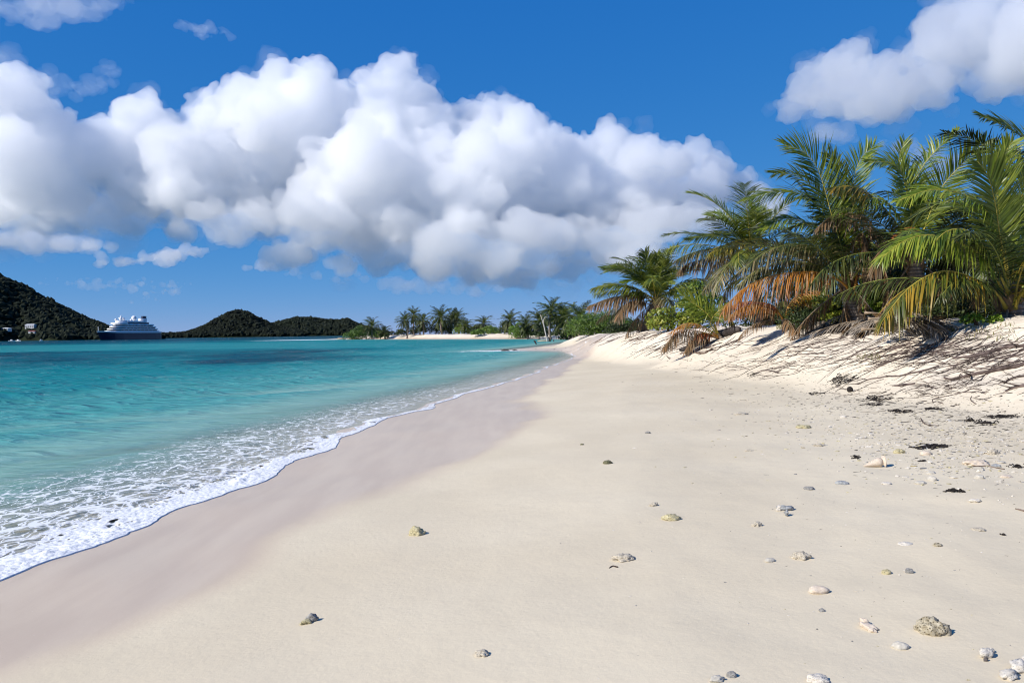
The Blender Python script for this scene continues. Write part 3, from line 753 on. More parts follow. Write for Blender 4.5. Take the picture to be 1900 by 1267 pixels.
def palm(name, label, base, crown, r0, r1, fill=(), keys=(), trunkmat=None, group=None, lod=0, size=4.2, seed=1, lean=None, windy=.25, boot=True):
    """base and crown are places; fill: list of (type, elevation degrees, count); keys: hand placed fronds"""
    rg = random.Random(seed); base = np.asarray(base, float); crown = np.asarray(crown, float)
    e = empty(name, base, label, 'palm', group)
    loc = crown - base; n = 14; t = np.linspace(0, 1, n)[:, None]
    bend = np.array([rg.uniform(-.12, .12), rg.uniform(-.1, .1), 0]) * np.linalg.norm(loc) if lean is None else np.asarray(lean, float)
    path = loc * t + bend * (4 * t * (1 - t)); path[0, 2] -= .25
    rad = r1 + (r0 - r1) * (1 - t[:, 0]) ** 2.2; rad = rad * (1 + .07 * np.sin(np.arange(n) * 2.1))
    rad[0] *= 1.25
    fine = spline(path, 40 if lod < 2 else 12)
    rr = np.interp(np.linspace(0, 1, len(fine)), np.linspace(0, 1, n), rad)
    if lod < 2: rr = rr * (1 + .05 * (np.arange(len(fine)) % 2))
    V, Q, T = tube(fine, rr, 12 if lod < 2 else 7)
    link('trunk', mesh('trunk', V, [Q, T], trunkmat or M_TRUNK), e)
    if boot and lod < 2:
        a = Acc()
        for k in range(14):
            an = rg.uniform(0, 6.28); d = np.array([math.cos(an), math.sin(an), 0]); z0 = rg.uniform(-.55, .05)
            p0 = loc + d * r1 * .9 + ZUP * z0
            a.tube(spline([p0, p0 + d * .07 + ZUP * .18, p0 + d * rg.uniform(.12, .28) + ZUP * rg.uniform(.2, .45)], 5), [.07, .065, .05, .035, .015], 5)
        a.ball(loc + ZUP * .02, r1 * 1.15, 2, (1, 1, 1.6))
        link('crown_base', a.mesh('crown_base', M_FIBRE), e)
    for (typ, el, cnt) in fill:
        a0 = rg.uniform(0, 6.28)
        for i in range(cnt):
            az = a0 + i * 6.283 / cnt + rg.uniform(-.35, .35)
            ev = math.radians(el + rg.uniform(-9, 9))
            ev = round(ev / .2) * .2
            lm, sm = variant(typ, ev, lod, rg.randint(0, 1 if lod else 2))
            s = size * rg.uniform(.85, 1.12)
            az2 = az + windy * math.sin(math.pi - az) * .8      # blown towards the water
            Mx = Matrix.Translation(Vector(loc)) @ Matrix.Rotation(az2, 4, 'Z') @ Matrix.Rotation(rg.uniform(-.25, .25), 4, 'X') @ Matrix.Diagonal((s, s, s, 1))
            add_frond(e, lm, sm, Mx)
    for kf in keys:
        typ, d0, d1, pts = kf[:4]; kw = dict(kf[4]) if len(kf) > 4 else {}
        mat, st, dr, vee = TYPES[typ]
        pp = np.array(pts, float); dd = np.linspace(d0, d1, len(pp))
        W = at(pp[:, 0], pp[:, 1], dd)
        P = spline(W, 22) - base
        L = np.sum(np.linalg.norm(np.diff(P, axis=0), axis=1))
        a = dict(npair=int(min(105, 22 * L + 8)), leaf=min(1.05, .24 * L + .05), width=.036, droop=dr, vee=vee, seed=rg.randint(0, 99999), face=.25, wind=.15)
        a.update(kw)
        lm, sm = frond_mesh(P, mat, st, **a)
        add_frond(e, lm, sm)
    return e
def foot(px, py, d):
    p = at(px, py, d); p[2] = hz(p[0], p[1]); return p

# A: the stubby palm at the right edge
dA = 19.5
palm('coconut_palm', 'stubby coconut palm at the right edge with yellow stalks and a long drooping yellow frond', foot(1882, 590, dA), at(1874, 555, dA), .30, .24,
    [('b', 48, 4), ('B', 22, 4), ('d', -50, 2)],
    [('y', 19.3, 17.6, [(1866, 572), (1848, 543), (1800, 513), (1745, 503), (1690, 531), (1655, 570), (1640, 592)], dict(droop=1.7, leaf=1.15, face=.1)),
     ('l', 19.5, 18.2, [(1868, 552), (1845, 512), (1815, 470), (1775, 449), (1725, 436), (1680, 446), (1638, 477)], dict(droop=1.0, leaf=1.1, face=.35)),
     ('l', 19.4, 18.6, [(1873, 545), (1866, 490), (1855, 435), (1846, 375), (1832, 325), (1814, 300)], dict(face=.9, leaf=1.15, droop=.1, start=.35)),
     ('l', 19.6, 18.4, [(1874, 540), (1860, 470), (1835, 395), (1790, 362), (1730, 352), (1668, 372)], dict(face=.4, leaf=.8, droop=.6)),
     ('l', 19.8, 19.4, [(1878, 545), (1880, 470), (1884, 405), (1902, 350), (1935, 300)], dict(face=.8, leaf=.9, droop=.15)),
     ('g', 19.8, 20.5, [(1874, 545), (1850, 460), (1815, 400), (1770, 385), (1725, 410)], dict(leaf=.9)),
     ('l', 19.6, 19.2, [(1876, 545), (1862, 440), (1850, 360), (1855, 300), (1880, 262)], dict(face=.7, leaf=.9)),
     ('G', 19.3, 18.3, [(1872, 545), (1840, 480), (1800, 430), (1755, 430), (1720, 470)], dict(leaf=.9)),
     ('y', 19.3, 18.2, [(1882, 565), (1890, 520), (1910, 475), (1945, 460)], dict(droop=1.2)),
     ('y', 19.2, 18.0, [(1884, 572), (1896, 545), (1915, 530), (1950, 545)], dict(droop=1.2)),
     ('d', 19.7, 19.8, [(1870, 560), (1850, 530), (1830, 520), (1808, 560)], dict(droop=2.2, leaf=.6, sparse=.3))], size=3.7, seed=2, lean=(.05, 0, 0))
# B: the palm with the ringed trunk
dB = 27.0
palm('coconut_palm', 'coconut palm with a ringed grey trunk above the dead heap and an orange hanging frond', foot(1596, 596, dB), at(1576, 528, dB), .34, .24,
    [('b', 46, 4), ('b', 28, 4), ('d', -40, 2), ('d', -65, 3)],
    [('o', 26.8, 25.2, [(1578, 540), (1560, 522), (1528, 507), (1490, 504), (1440, 510), (1398, 524), (1365, 548), (1343, 572)], dict(droop=1.7, leaf=1.25, face=.1)),
     ('v', 27, 25.6, [(1574, 530), (1552, 485), (1515, 460), (1470, 452), (1420, 468), (1378, 500)], dict(droop=1.2, leaf=1.0, face=.2)),
     ('v', 27, 26, [(1573, 528), (1540, 500), (1490, 488), (1440, 488), (1400, 505), (1370, 530)], dict(droop=1.3, leaf=.9)),
     ('l', 27, 26.4, [(1576, 522), (1560, 455), (1543, 399), (1520, 320), (1494, 284), (1457, 270)], dict(face=.75, leaf=1.35, droop=.15)),
     ('g', 27.3, 26.6, [(1574, 522), (1545, 430), (1510, 355), (1475, 325), (1436, 322)], dict(face=.55, leaf=1.0)),
     ('g', 27.2, 26.0, [(1574, 524), (1545, 440), (1503, 370), (1440, 356), (1382, 372)], dict(face=.4, leaf=1.05, droop=.5)),
     ('l', 27.2, 26.2, [(1573, 524), (1540, 460), (1500, 418), (1458, 405), (1416, 426)], dict(face=.4, leaf=.9, droop=.5)),
     ('l', 27.2, 27.6, [(1577, 520), (1575, 430), (1583, 345), (1596, 297), (1622, 270)], dict(face=.8, leaf=1.0, droop=.1)),
     ('g', 27.2, 27.0, [(1577, 520), (1570, 420), (1555, 340), (1545, 300), (1538, 285)], dict(face=.8, leaf=1.0)),
     ('d', 26.9, 25.8, [(1588, 500), (1620, 430), (1600, 400), (1550, 397), (1515, 424)], dict(droop=1.6, leaf=.9)),
     ('d', 26.6, 26.2, [(1580, 500), (1585, 450), (1600, 432), (1612, 470), (1612, 530)], dict(droop=2.4, leaf=.8)),
     ('d', 26.6, 26.2, [(1580, 520), (1600, 480), (1625, 470), (1645, 510), (1650, 560)], dict(droop=2.4, leaf=.9)),
     ('o', 26.7, 26.6, [(1584, 548), (1590, 510), (1597, 470), (1600, 440)], dict(sparse=.75, rbase=.06)),
     ('v', 26.7, 26.6, [(1578, 545), (1572, 500), (1560, 455), (1550, 420)], dict(sparse=.6, rbase=.06))], size=4.3, seed=3, lean=(-.12, 0, 0))
# C: hidden trunk, tops between the two
dC = 25.0
palm('coconut_palm', 'leaning palm behind the dead heap whose bright fronds stand highest between the two front palms', foot(1712, 600, dC), at(1698, 478, dC), .28, .20,
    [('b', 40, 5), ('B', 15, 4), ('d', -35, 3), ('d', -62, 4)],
    [('y', 25, 23.6, [(1696, 470), (1662, 412), (1622, 367), (1588, 347), (1547, 348)], dict(face=.45, leaf=1.0, droop=.7)),
     ('l', 25, 24.0, [(1697, 468), (1690, 390), (1678, 335), (1655, 304), (1612, 300)], dict(face=.55, leaf=1.0, droop=.35)),
     ('l', 25.2, 25.0, [(1699, 468), (1697, 390), (1704, 325), (1735, 281), (1779, 242)], dict(face=.3, leaf=.8, droop=.5, vee=.3)),
     ('l', 24.8, 24.0, [(1701, 468), (1715, 425), (1742, 357), (1776, 314), (1827, 264)], dict(face=.85, leaf=1.0, droop=.1)),
     ('l', 25, 25.0, [(1697, 466), (1690, 400), (1676, 330), (1668, 295), (1678, 262)], dict(face=.7, leaf=.8, droop=.1)),
     ('l', 24.8, 23.8, [(1697, 472), (1670, 410), (1640, 372), (1600, 370), (1560, 392)], dict(face=.3, leaf=.9, droop=.7)),
     ('r', 24.3, 23.9, [(1700, 470), (1712, 436), (1698, 424), (1678, 424), (1656, 442)], dict(leaf=.45, droop=1.0)),
     ('d', 24.5, 24, [(1694, 480), (1668, 455), (1640, 460), (1622, 500)], dict(leaf=.9, droop=2.2)),
     ('v', 24.7, 24, [(1700, 476), (1740, 440), (1780, 440), (1810, 480)], dict(leaf=.9, droop=1.2))], size=4.0, seed=4)
# D: crown past the right edge
palm('coconut_palm', 'tall palm mostly past the right edge, only dark frond tips reaching in at top right', foot(1990, 590, 23), at(1975, 400, 23), .26, .18,
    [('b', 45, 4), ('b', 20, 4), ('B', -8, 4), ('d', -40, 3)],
    [('g', 23, 21.5, [(1972, 395), (1940, 320), (1905, 264), (1868, 236), (1820, 216)], dict(face=.5, leaf=1.0, droop=.25)),
     ('g', 23, 22, [(1972, 395), (1940, 330), (1905, 290), (1875, 280), (1838, 300)], dict(face=.3, leaf=1.0, droop=.5)),
     ('g', 23, 22, [(1972, 400), (1930, 370), (1890, 365), (1850, 390)], dict(leaf=.95, droop=.6))], size=4.2, seed=5)
# palms filling the grove behind, its shade put into darkened frond colour
for i, (bx, by, cx, cy, d, s, lab) in enumerate([
    (1640, 600, 1638, 462, 31, 3.9, 'shaded palm deep in the grove behind the ringed-trunk palm'),
    (1775, 600, 1772, 452, 29, 3.8, 'shaded palm deep in the grove behind the yellow drooping frond'),
    (1515, 605, 1508, 490, 34, 3.7, 'shaded palm behind the orange hanging frond'),
    (1845, 600, 1850, 450, 26, 3.5, 'shaded palm right behind the stubby right-edge palm')]):
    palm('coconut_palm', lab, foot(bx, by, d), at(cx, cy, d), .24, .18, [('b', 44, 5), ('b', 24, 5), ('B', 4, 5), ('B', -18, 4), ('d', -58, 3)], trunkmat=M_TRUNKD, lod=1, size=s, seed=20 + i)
# E
dE = 38.0
palm('coconut_palm', 'palm with a pale straight trunk and olive arching fronds left of the orange frond', foot(1403, 603, dE), at(1395, 478, dE), .24, .19,
    [('l', 70, 4), ('g', 46, 5), ('G', 18, 5), ('v', 0, 3), ('d', -40, 2)],
    [('l', 38, 37, [(1393, 474), (1372, 435), (1345, 410), (1317, 401)], dict(face=.4, leaf=1.1)),
     ('g', 38, 37, [(1393, 474), (1365, 447), (1325, 437), (1280, 443)], dict(face=.35, leaf=1.1, droop=.5)),
     ('v', 38, 36.6, [(1393, 478), (1360, 460), (1315, 462), (1282, 470), (1256, 482)], dict(leaf=1.2, droop=1.1)),
     ('d', 38, 36.6, [(1393, 480), (1355, 472), (1310, 480), (1275, 490), (1262, 502)], dict(leaf=1.1, droop=1.3)),
     ('y', 38, 36.0, [(1396, 476), (1425, 448), (1390, 443), (1350, 452), (1318, 470)], dict(leaf=1.0, droop=1.0)),
     ('l', 38, 38, [(1395, 472), (1392, 430), (1394, 405), (1402, 388)], dict(face=.5, leaf=1.0)),
     ('g', 38, 38, [(1396, 472), (1405, 430), (1410, 405), (1420, 392)], dict(face=.5, leaf=1.0)),
     ('v', 37.6, 36.2, [(1397, 480), (1370, 480), (1335, 500), (1310, 535)], dict(leaf=1.1, droop=1.5))], size=4.4, seed=6)
# F
dF = 54.0
palm('coconut_palm', 'full green palm on its own beside the round green bush, dark trunk', foot(1196, 608, dF), at(1218, 558, dF), .30, .24,
    [('g', 76, 6), ('l', 62, 4), ('g', 50, 7), ('l', 38, 3), ('G', 28, 7), ('v', 5, 5), ('d', -25, 4)],
    [('g', 54, 53, [(1216, 556), (1195, 520), (1160, 500), (1120, 497)], dict(face=.35, leaf=1.3, width=.06)),
     ('G', 54, 53, [(1216, 558), (1180, 535), (1140, 528), (1100, 535)], dict(leaf=1.3, width=.06, droop=.8)),
     ('d', 54, 52.6, [(1214, 560), (1180, 548), (1135, 552), (1092, 568)], dict(leaf=1.3, width=.06, droop=1.5)),
     ('d', 54, 52.4, [(1212, 568), (1185, 558), (1160, 565), (1145, 590)], dict(leaf=1.2, width=.06, droop=1.5)),
     ('l', 53.6, 52.6, [(1216, 562), (1200, 535), (1180, 520), (1158, 524)], dict(leaf=1.1, width=.06)),
     ('g', 54, 54, [(1218, 554), (1205, 510), (1200, 485), (1196, 467)], dict(face=.6, leaf=1.2, width=.06)),
     ('g', 54, 54, [(1220, 554), (1219, 510), (1219, 490), (1219, 471)], dict(face=.6, leaf=1.0, width=.06)),
     ('g', 54, 54, [(1222, 554), (1232, 520), (1236, 500), (1236, 484)], dict(face=.6, leaf=1.1, width=.06)),
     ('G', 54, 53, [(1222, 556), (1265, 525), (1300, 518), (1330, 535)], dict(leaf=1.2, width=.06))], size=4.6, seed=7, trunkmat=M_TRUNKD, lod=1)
# G: young palm by the log
gG = ground([(1338, 628)])[0]; dG = gG[1]
palm('young_palm', 'young palm on the dune slope beside the dark log, one frond fan-like and green', gG, gG + np.array([-.15, 0, .25]), .11, .09, [],
    [('l', dG, dG - .6, [(1334, 622), (1320, 592), (1300, 572), (1262, 546)], dict(face=.85, leaf=.95, droop=.12, start=.28, npair=40)),
     ('l', dG, dG - .6, [(1332, 622), (1318, 600), (1330, 580), (1352, 568)], dict(face=.7, leaf=.8, droop=.6, npair=36)),
     ('y', dG, dG - .5, [(1330, 618), (1325, 590), (1345, 580), (1362, 602)], dict(leaf=.7, droop=1.0, npair=30)),
     ('o', dG, dG - .8, [(1332, 624), (1305, 606), (1275, 600), (1242, 618)], dict(leaf=.55, droop=.6, npair=34)),
     ('d', dG, dG - .9, [(1330, 626), (1295, 614), (1260, 614), (1232, 645)], dict(leaf=.8, droop=2.0)),
     ('d', dG, dG - .8, [(1330, 627), (1305, 622), (1285, 628), (1272, 652)], dict(leaf=.7, droop=2.0)),
     ('r', dG, dG - .6, [(1332, 626), (1310, 618), (1292, 622), (1280, 645)], dict(leaf=.5, droop=2.0))], size=1.5, seed=8, boot=False)
# H: small palm with orange fronds
palm('young_palm', 'small palm under the grove with bright orange-red side fronds', foot(1456, 604, 31), at(1455, 592, 31), .12, .10, [('v', 60, 3), ('d', -10, 3)],
    [('o', 31, 30, [(1454, 594), (1440, 576), (1415, 566), (1380, 569), (1352, 588)], dict(leaf=.75, droop=1.5)),
     ('r', 31, 30.2, [(1454, 594), (1435, 568), (1405, 560), (1370, 562), (1350, 575)], dict(leaf=.6, droop=1.0)),
     ('o', 31, 30.4, [(1457, 594), (1462, 570), (1480, 549), (1512, 540), (1540, 548)], dict(leaf=.8, droop=1.7)),
     ('y', 31, 30.2, [(1457, 594), (1464, 572), (1484, 553), (1515, 548), (1535, 562)], dict(leaf=.7, droop=1.7))], size=2.2, seed=9, boot=False)

# far palms on the spit
FAR = [(692, 617, 603, 330, 'lone small palm beside the round bush at the tip of the far spit'), (716, 616, 610, 330, 'tiniest palm on the far spit, low among shrubs'), (755, 618, 590, 318, 'leftmost palm of the tall far cluster, leaning left'),
    (768, 616, 581, 325, 'second palm of the tall far cluster'), (786, 617, 588, 315, 'third palm of the tall far cluster, with a drooping skirt'), (820, 615, 583, 312, 'fourth palm of the tall far cluster, pale trunk'),
    (838, 616, 590, 325, 'dark palm filling the gap in the far cluster'), (852, 616, 582, 322, 'rightmost palm of the tall far cluster'), (868, 615, 600, 300, 'short palm at the right foot of the far cluster'), (895, 614, 597, 290, 'small palm standing alone right of the far cluster'),
    (945, 613, 590, 265, 'round-headed palm midway along the far beach'), (980, 612, 598, 250, 'low palm next to the tall right-hand far group'), (1000, 613, 590, 246, 'left palm of the far group behind the dead trunk'), (1022, 613, 571, 215, 'tallest far palm, right behind the dead trunk'),
    (1040, 613, 580, 220, 'dark palm right of the tallest far palm'), (1052, 612, 588, 212, 'far palm half hidden by the green bush'), (1075, 610, 586, 200, 'palm tip peeping over the green bush')]
for i, (x, yb, yc, d, lab) in enumerate(FAR):
    d += 24 if x < 960 else 10
    b = foot(x, yb, d); c = at(x + rnd.uniform(-4, 4), yc + 5 + rnd.uniform(-2, 3), d); c[2] = max(c[2], b[2] + 1.2)
    hgt = c[2] - b[2]
    palm('coconut_palm', lab, b, c, .40, .30, [('b', 76, 5), ('g', 52, 8), ('b', 30, 8), ('B', 8, 8), ('B', -20, 7), ('B', -45, 5)], lod=2, size=min(5.6, 3.4 + hgt * .30) * rnd.uniform(.85, 1.15), seed=60 + i, group='palms along the far beach', trunkmat=M_TRUNK)

# ---------------------------------------------------------------- shrubs
def leaf_cloud(lumps, n, size, seed, hexa=False, up=.35):
    """leaves on the skin of a heap of lumps (centre, radii)"""
    rg = np.random.RandomState(seed)
    L = np.array([r[0] * r[1] + r[1] * r[2] + r[0] * r[2] for c, r in lumps]); k = rg.choice(len(lumps), n, p=L / L.sum())
    C = np.array([c for c, r in lumps])[k]; Rr = np.array([r for c, r in lumps])[k]
    d = nrm(rg.randn(n, 3)); d[:, 2] = np.where(d[:, 2] < -.35, -d[:, 2], d[:, 2])
    f = rg.uniform(.62, 1.06, n) ** .7
    bump = 1 + .16 * np.array([mnoise.noise(Vector(q)) for q in (d * 2.6 + C * .7)])
    p = C + d * Rr * (f * bump)[:, None]
    nn = nrm(d + .75 * rg.randn(n, 3) + np.array([0, 0, up])); a = nrm(np.cross(nn, rg.randn(n, 3))); b = np.cross(nn, a)
    s = size * rg.uniform(.6, 1.25, n)[:, None]
    if hexa:
        an = np.arange(6) * np.pi / 3
        V = p[:, None] + (np.cos(an)[None, :, None] * a[:, None] + np.sin(an)[None, :, None] * b[:, None] * .92) * s[:, None] * .5
        V = V + nn[:, None] * (np.cos(2 * an)[None, :, None] * .10 * s[:, None])
        i = np.arange(n)[:, None] * 6; Fq = np.concatenate([i + np.array([[0, 1, 2, 3]]), i + np.array([[0, 3, 4, 5]])]); m = 6
    else:
        V = np.stack([p - a * s * .5, p + b * s * .28 + nn * s * .06, p + a * s * .5, p - b * s * .28 + nn * s * .06], 1)
        Fq = (np.arange(n)[:, None] * 4 + np.arange(4)[None]); m = 4
    return V.reshape(-1, 3), Fq, np.repeat(rg.rand(n), m), np.tile(np.linspace(0, .6, m), n)
def shrub(name, label, base, lumps, n, size, mat, seed, hexa=False, group=None, cat='bush', stems=5, up=.35):
    base = np.asarray(base, float)
    e = empty(name, base, label, cat, group)
    lumps = [(np.asarray(c, float), np.asarray(r, float)) for c, r in lumps]
    V, Fq, r, t = leaf_cloud(lumps, n, size, seed, hexa, up)
    link('foliage', mesh('foliage', V, Fq, mat, False, {'rnd': r, 'tipv': t}), e)
    a = Acc(); rg = random.Random(seed)
    for i in range(stems):
        c, rr = lumps[rg.randrange(len(lumps))]
        tip = c + np.array([rg.uniform(-.5, .5) * rr[0], rg.uniform(-.5, .5) * rr[1], rg.uniform(.1, .7) * rr[2]])
        a.tube(spline([(c[0] * .6, c[1] * .6, -.15), tip * .5 + np.array([rg.uniform(-.1, .1), 0, 0]), tip], 6), np.linspace(.05, .015, 6) * max(.6, rr[2]), 5)
    link('stem', a.mesh('stem', M_TWIG), e)
    return e
def shrub_px(name, label, x0, x1, ytop, ybot, d, n, size, mat, seed, hexa=False, nl=9, group=None, depth=.9, cat='bush', up=.35):
    """a shrub that fills the box x0..x1, ytop..ybot in the photograph, d metres away"""
    rg = random.Random(seed); cx = (x0 + x1) / 2
    b = foot(cx, ybot, d); wd = (x1 - x0) / FPX * d
    top = at(cx, ytop, d)[2]; H = max(top - b[2], .3)
    L = []
    for i in range(nl):
        u = rg.uniform(-.5, .5); hh = H * (1 - 1.6 * abs(u) ** 2.2) * rg.uniform(.55, 1.0)
        r = rg.uniform(.14, .24) * wd
        r = min(r, H * .5)
        L.append(((u * (wd - 2 * r * .7), rg.uniform(-.5, .5) * wd * depth * .5, max(hh - r * .8, r * .4)), (r * 1.15, r * 1.1, r * .9)))
        L.append(((u * (wd - 2 * r * .7), rg.uniform(-.5, .5) * wd * depth * .5, max((hh - r * .8) * .45, r * .35)), (r * 1.2, r * 1.1, r * .9)))
    return shrub(name, label, b, L, n, size, mat, seed, hexa, group, cat, up=up)
shrub_px('round_bush', 'dense round bright green bush where the beach bends, at the water side', 1056, 1176, 570, 627, 97, 13000, .24, M_BUSH, 1, nl=20)
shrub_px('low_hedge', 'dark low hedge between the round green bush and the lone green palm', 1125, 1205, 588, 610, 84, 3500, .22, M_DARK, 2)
shrub_px('sea_grape_bush', 'yellow-green sea grape bush right of the lone green palm', 1205, 1298, 556, 608, 47, 2600, .15, M_SGYEL, 3, True)
shrub_px('sea_grape_bush', 'dark round-leaved bush behind the young palm', 1262, 1350, 518, 600, 50, 3000, .16, M_SGRAPE, 4, True)
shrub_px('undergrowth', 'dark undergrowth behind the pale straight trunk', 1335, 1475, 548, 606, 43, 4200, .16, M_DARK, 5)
shrub_px('sea_grape_bush', 'light round-leaved sea grape twigs right of the small orange palm', 1500, 1565, 540, 606, 28.6, 700, .14, M_SGYEL, 6, True, nl=7)
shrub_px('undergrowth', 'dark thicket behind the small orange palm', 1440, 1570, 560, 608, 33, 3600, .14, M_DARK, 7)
shrub_px('sea_grape_bush', 'shaded sea grape right of the ringed trunk', 1590, 1690, 500, 602, 32, 3200, .16, M_SGRAPE, 8, True)
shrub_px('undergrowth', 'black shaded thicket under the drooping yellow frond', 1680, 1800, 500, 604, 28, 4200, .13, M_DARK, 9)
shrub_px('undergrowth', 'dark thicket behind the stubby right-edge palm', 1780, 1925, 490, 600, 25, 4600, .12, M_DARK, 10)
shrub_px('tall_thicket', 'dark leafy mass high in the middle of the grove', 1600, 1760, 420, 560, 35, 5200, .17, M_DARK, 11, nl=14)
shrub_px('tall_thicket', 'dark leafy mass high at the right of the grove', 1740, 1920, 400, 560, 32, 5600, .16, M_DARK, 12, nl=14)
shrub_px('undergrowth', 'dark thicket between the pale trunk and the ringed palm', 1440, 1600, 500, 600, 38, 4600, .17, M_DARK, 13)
shrub_px('beach_vine', 'bright green creeping vine on the dune below the black thicket', 1674, 1712, 592, 604, 22, 150, .09, M_VINE, 14, True, nl=5, cat='plant', up=1.0)
shrub_px('beach_vine', 'bright green creeping vine at the foot of the stubby palm', 1790, 1852, 588, 602, 18.6, 260, .09, M_VINE, 15, True, nl=6, cat='plant', up=1.0)
shrub_px('undergrowth', 'deep shaded thicket left of the ringed trunk', 1470, 1585, 555, 606, 29.5, 3600, .11, M_DARK, 17)  # extra dark leaves added to deepen the shade under the fronds
shrub_px('undergrowth', 'deep shaded thicket between the heap and the stubby palm', 1690, 1870, 545, 600, 23.5, 5200, .10, M_DARK, 18)  # likewise added, dark leaves in place of deeper shade
# far shrubs
FARWHERE = ['just right of the round bush at the tip', 'between the tip and the tall palm cluster', 'left of the tall palm cluster', 'under the left palms of the tall cluster', 'pale, in the middle of the tall cluster', 'under the pale-trunked fourth palm', 'pale, right of the fourth palm', 'right of the tall cluster, dark',
    'under the palm standing alone', 'left of the round-headed palm, dark', 'right under the round-headed palm', 'left of the dead trunk, dark', 'right behind the dead trunk', 'under the tallest far palm', 'beside the big green bush', 'lowest, in front of the palm standing alone', 'lowest, in front of the round-headed palm']
shrub_px('round_bush', 'round dark green bush at the tip of the far spit', 640, 688, 603, 624, 372, 1800, .8, M_BUSH, 16)
for i, (x0, x1, y0, d, m) in enumerate([(682, 712, 612, 350, M_BUSH), (706, 740, 613, 345, M_DARK), (735, 775, 603, 330, M_DARK), (755, 800, 597, 322, M_DARK), (780, 835, 596, 326, M_DARK), (815, 860, 598, 318, M_DARK), (840, 885, 601, 305, M_SGRAPE), (868, 905, 607, 294, M_DARK), (890, 935, 605, 284, M_SGRAPE),
    (920, 962, 600, 274, M_DARK), (945, 985, 602, 262, M_BUSH), (965, 1005, 598, 250, M_DARK), (985, 1025, 592, 238, M_DARK), (1020, 1062, 594, 226, M_DARK), (1040, 1080, 596, 210, M_DARK), (875, 930, 612, 278, M_BUSH), (930, 1000, 611, 250, M_BUSH)]):
    d += 20 if x0 < 950 else 10; where = FARWHERE[i]
    shrub_px('low_shrub', 'low shrub on the far beach ' + where, x0, x1, y0 - 4, 619, d, 1300, .65, m, 30 + i, group='shrubs along the far beach', nl=6)

# grass tufts on the dune
def grass(name, label, pxs, n, hgt, spread, seed):
    rg = np.random.RandomState(seed)
    pts = np.array([(rg.uniform(*pxs[0]), rg.uniform(*pxs[1])) for _ in range(n)])
    G = ground(pts); Vs = []; Fs = []; rr = []; tv = []
    for i, g in enumerate(G):
        an = rg.uniform(0, 6.28); h = hgt * rg.uniform(.5, 1.2); d = np.array([math.cos(an), math.sin(an), 0]); sd = np.array([-d[1], d[0], 0]) * .006
        t = g + d * h * rg.uniform(.2, .8) + ZUP * h * rg.uniform(.5, 1); m = (g + t) / 2 + ZUP * h * .15
        Vs.append(np.array([g - sd, g + sd, m + sd * .8, m - sd * .8, t])); Fs.append(i); rr += [rg.rand()] * 5; tv += [0, 0, .5, .5, 1]
    i = np.array(Fs)[:, None] * 5
    tag(link(name, mesh(name, np.concatenate(Vs), [i + np.array([[0, 1, 2, 3]]), i + np.array([[3, 2, 4]])], M_GRASS, False, {'rnd': rr, 'tipv': tv})), label, 'grass', None, 'stuff')
grass('grass', 'short green grass along the dune top below the orange palm', ((1440, 1560), (603, 612)), 1400, .14, 0, 3)
grass('grass', 'sparse grass tuft on the dune slope at right', ((1752, 1772), (607, 616)), 70, .13, 0, 4)
grass('grass', 'thin green shoots on the slope among the roots', ((1590, 1634), (660, 668)), 60, .10, 0, 5)
grass('grass', 'green grass edge by the round bush', ((1120, 1170), (608, 622)), 700, .22, 0, 6)
grass('grass', 'scattered thin grass on the right of the dune', ((1790, 1890), (600, 635)), 120, .12, 0, 7)

# ---------------------------------------------------------------- dead fronds heaped under the palms
HEAPWHERE = ['lying lowest toward the beach', 'with its stalk end raised', 'on top of the heap', 'sticking out to the left', 'under the drooping yellow frond', 'leaning against the ringed trunk']
_hr = random.Random(77)
for i in range(34):
    x0 = _hr.uniform(1560, 1725); y0 = _hr.uniform(584, 612) - 14 * math.exp(-((x0 - 1640) / 60) ** 2); ln = _hr.uniform(55, 130) * _hr.choice((-1, -1, 1)); x1 = min(max(x0 + ln, 1500), 1745); y1 = _hr.uniform(610, 627)
    P2 = ground([(x1, y1)])[0]; d0 = P2[1] + _hr.uniform(.0, .9); P2[2] += _hr.uniform(.03, .2)
    P0 = at(x0, y0, d0); P0[2] = max(P0[2], hz(P0[0], P0[1]) + .1); P0[2] = min(P0[2], hz(P0[0], P0[1]) + .85)
    Pm = (P0 + P2) / 2; Pm[2] = max(hz(Pm[0], Pm[1]) + .06, Pm[2]) + _hr.uniform(.0, .22)
    P = spline([P0, Pm, P2], 14)
    e = empty('fallen_frond', P0, 'dry grey fallen palm frond in the heap under the ringed-trunk palm', 'palm frond', 'dead fronds heaped under the palms')
    lm, sm = frond_mesh(P - P0, M_GREY if i % 4 else M_DEAD, M_STALKD, npair=46, leaf=.66, width=.034, droop=.45, seed=200 + i, fwd=.8, ragged=.35, vee=.02, rbase=.03)
    link('leaflets', lm, e); link('stalk', sm, e)

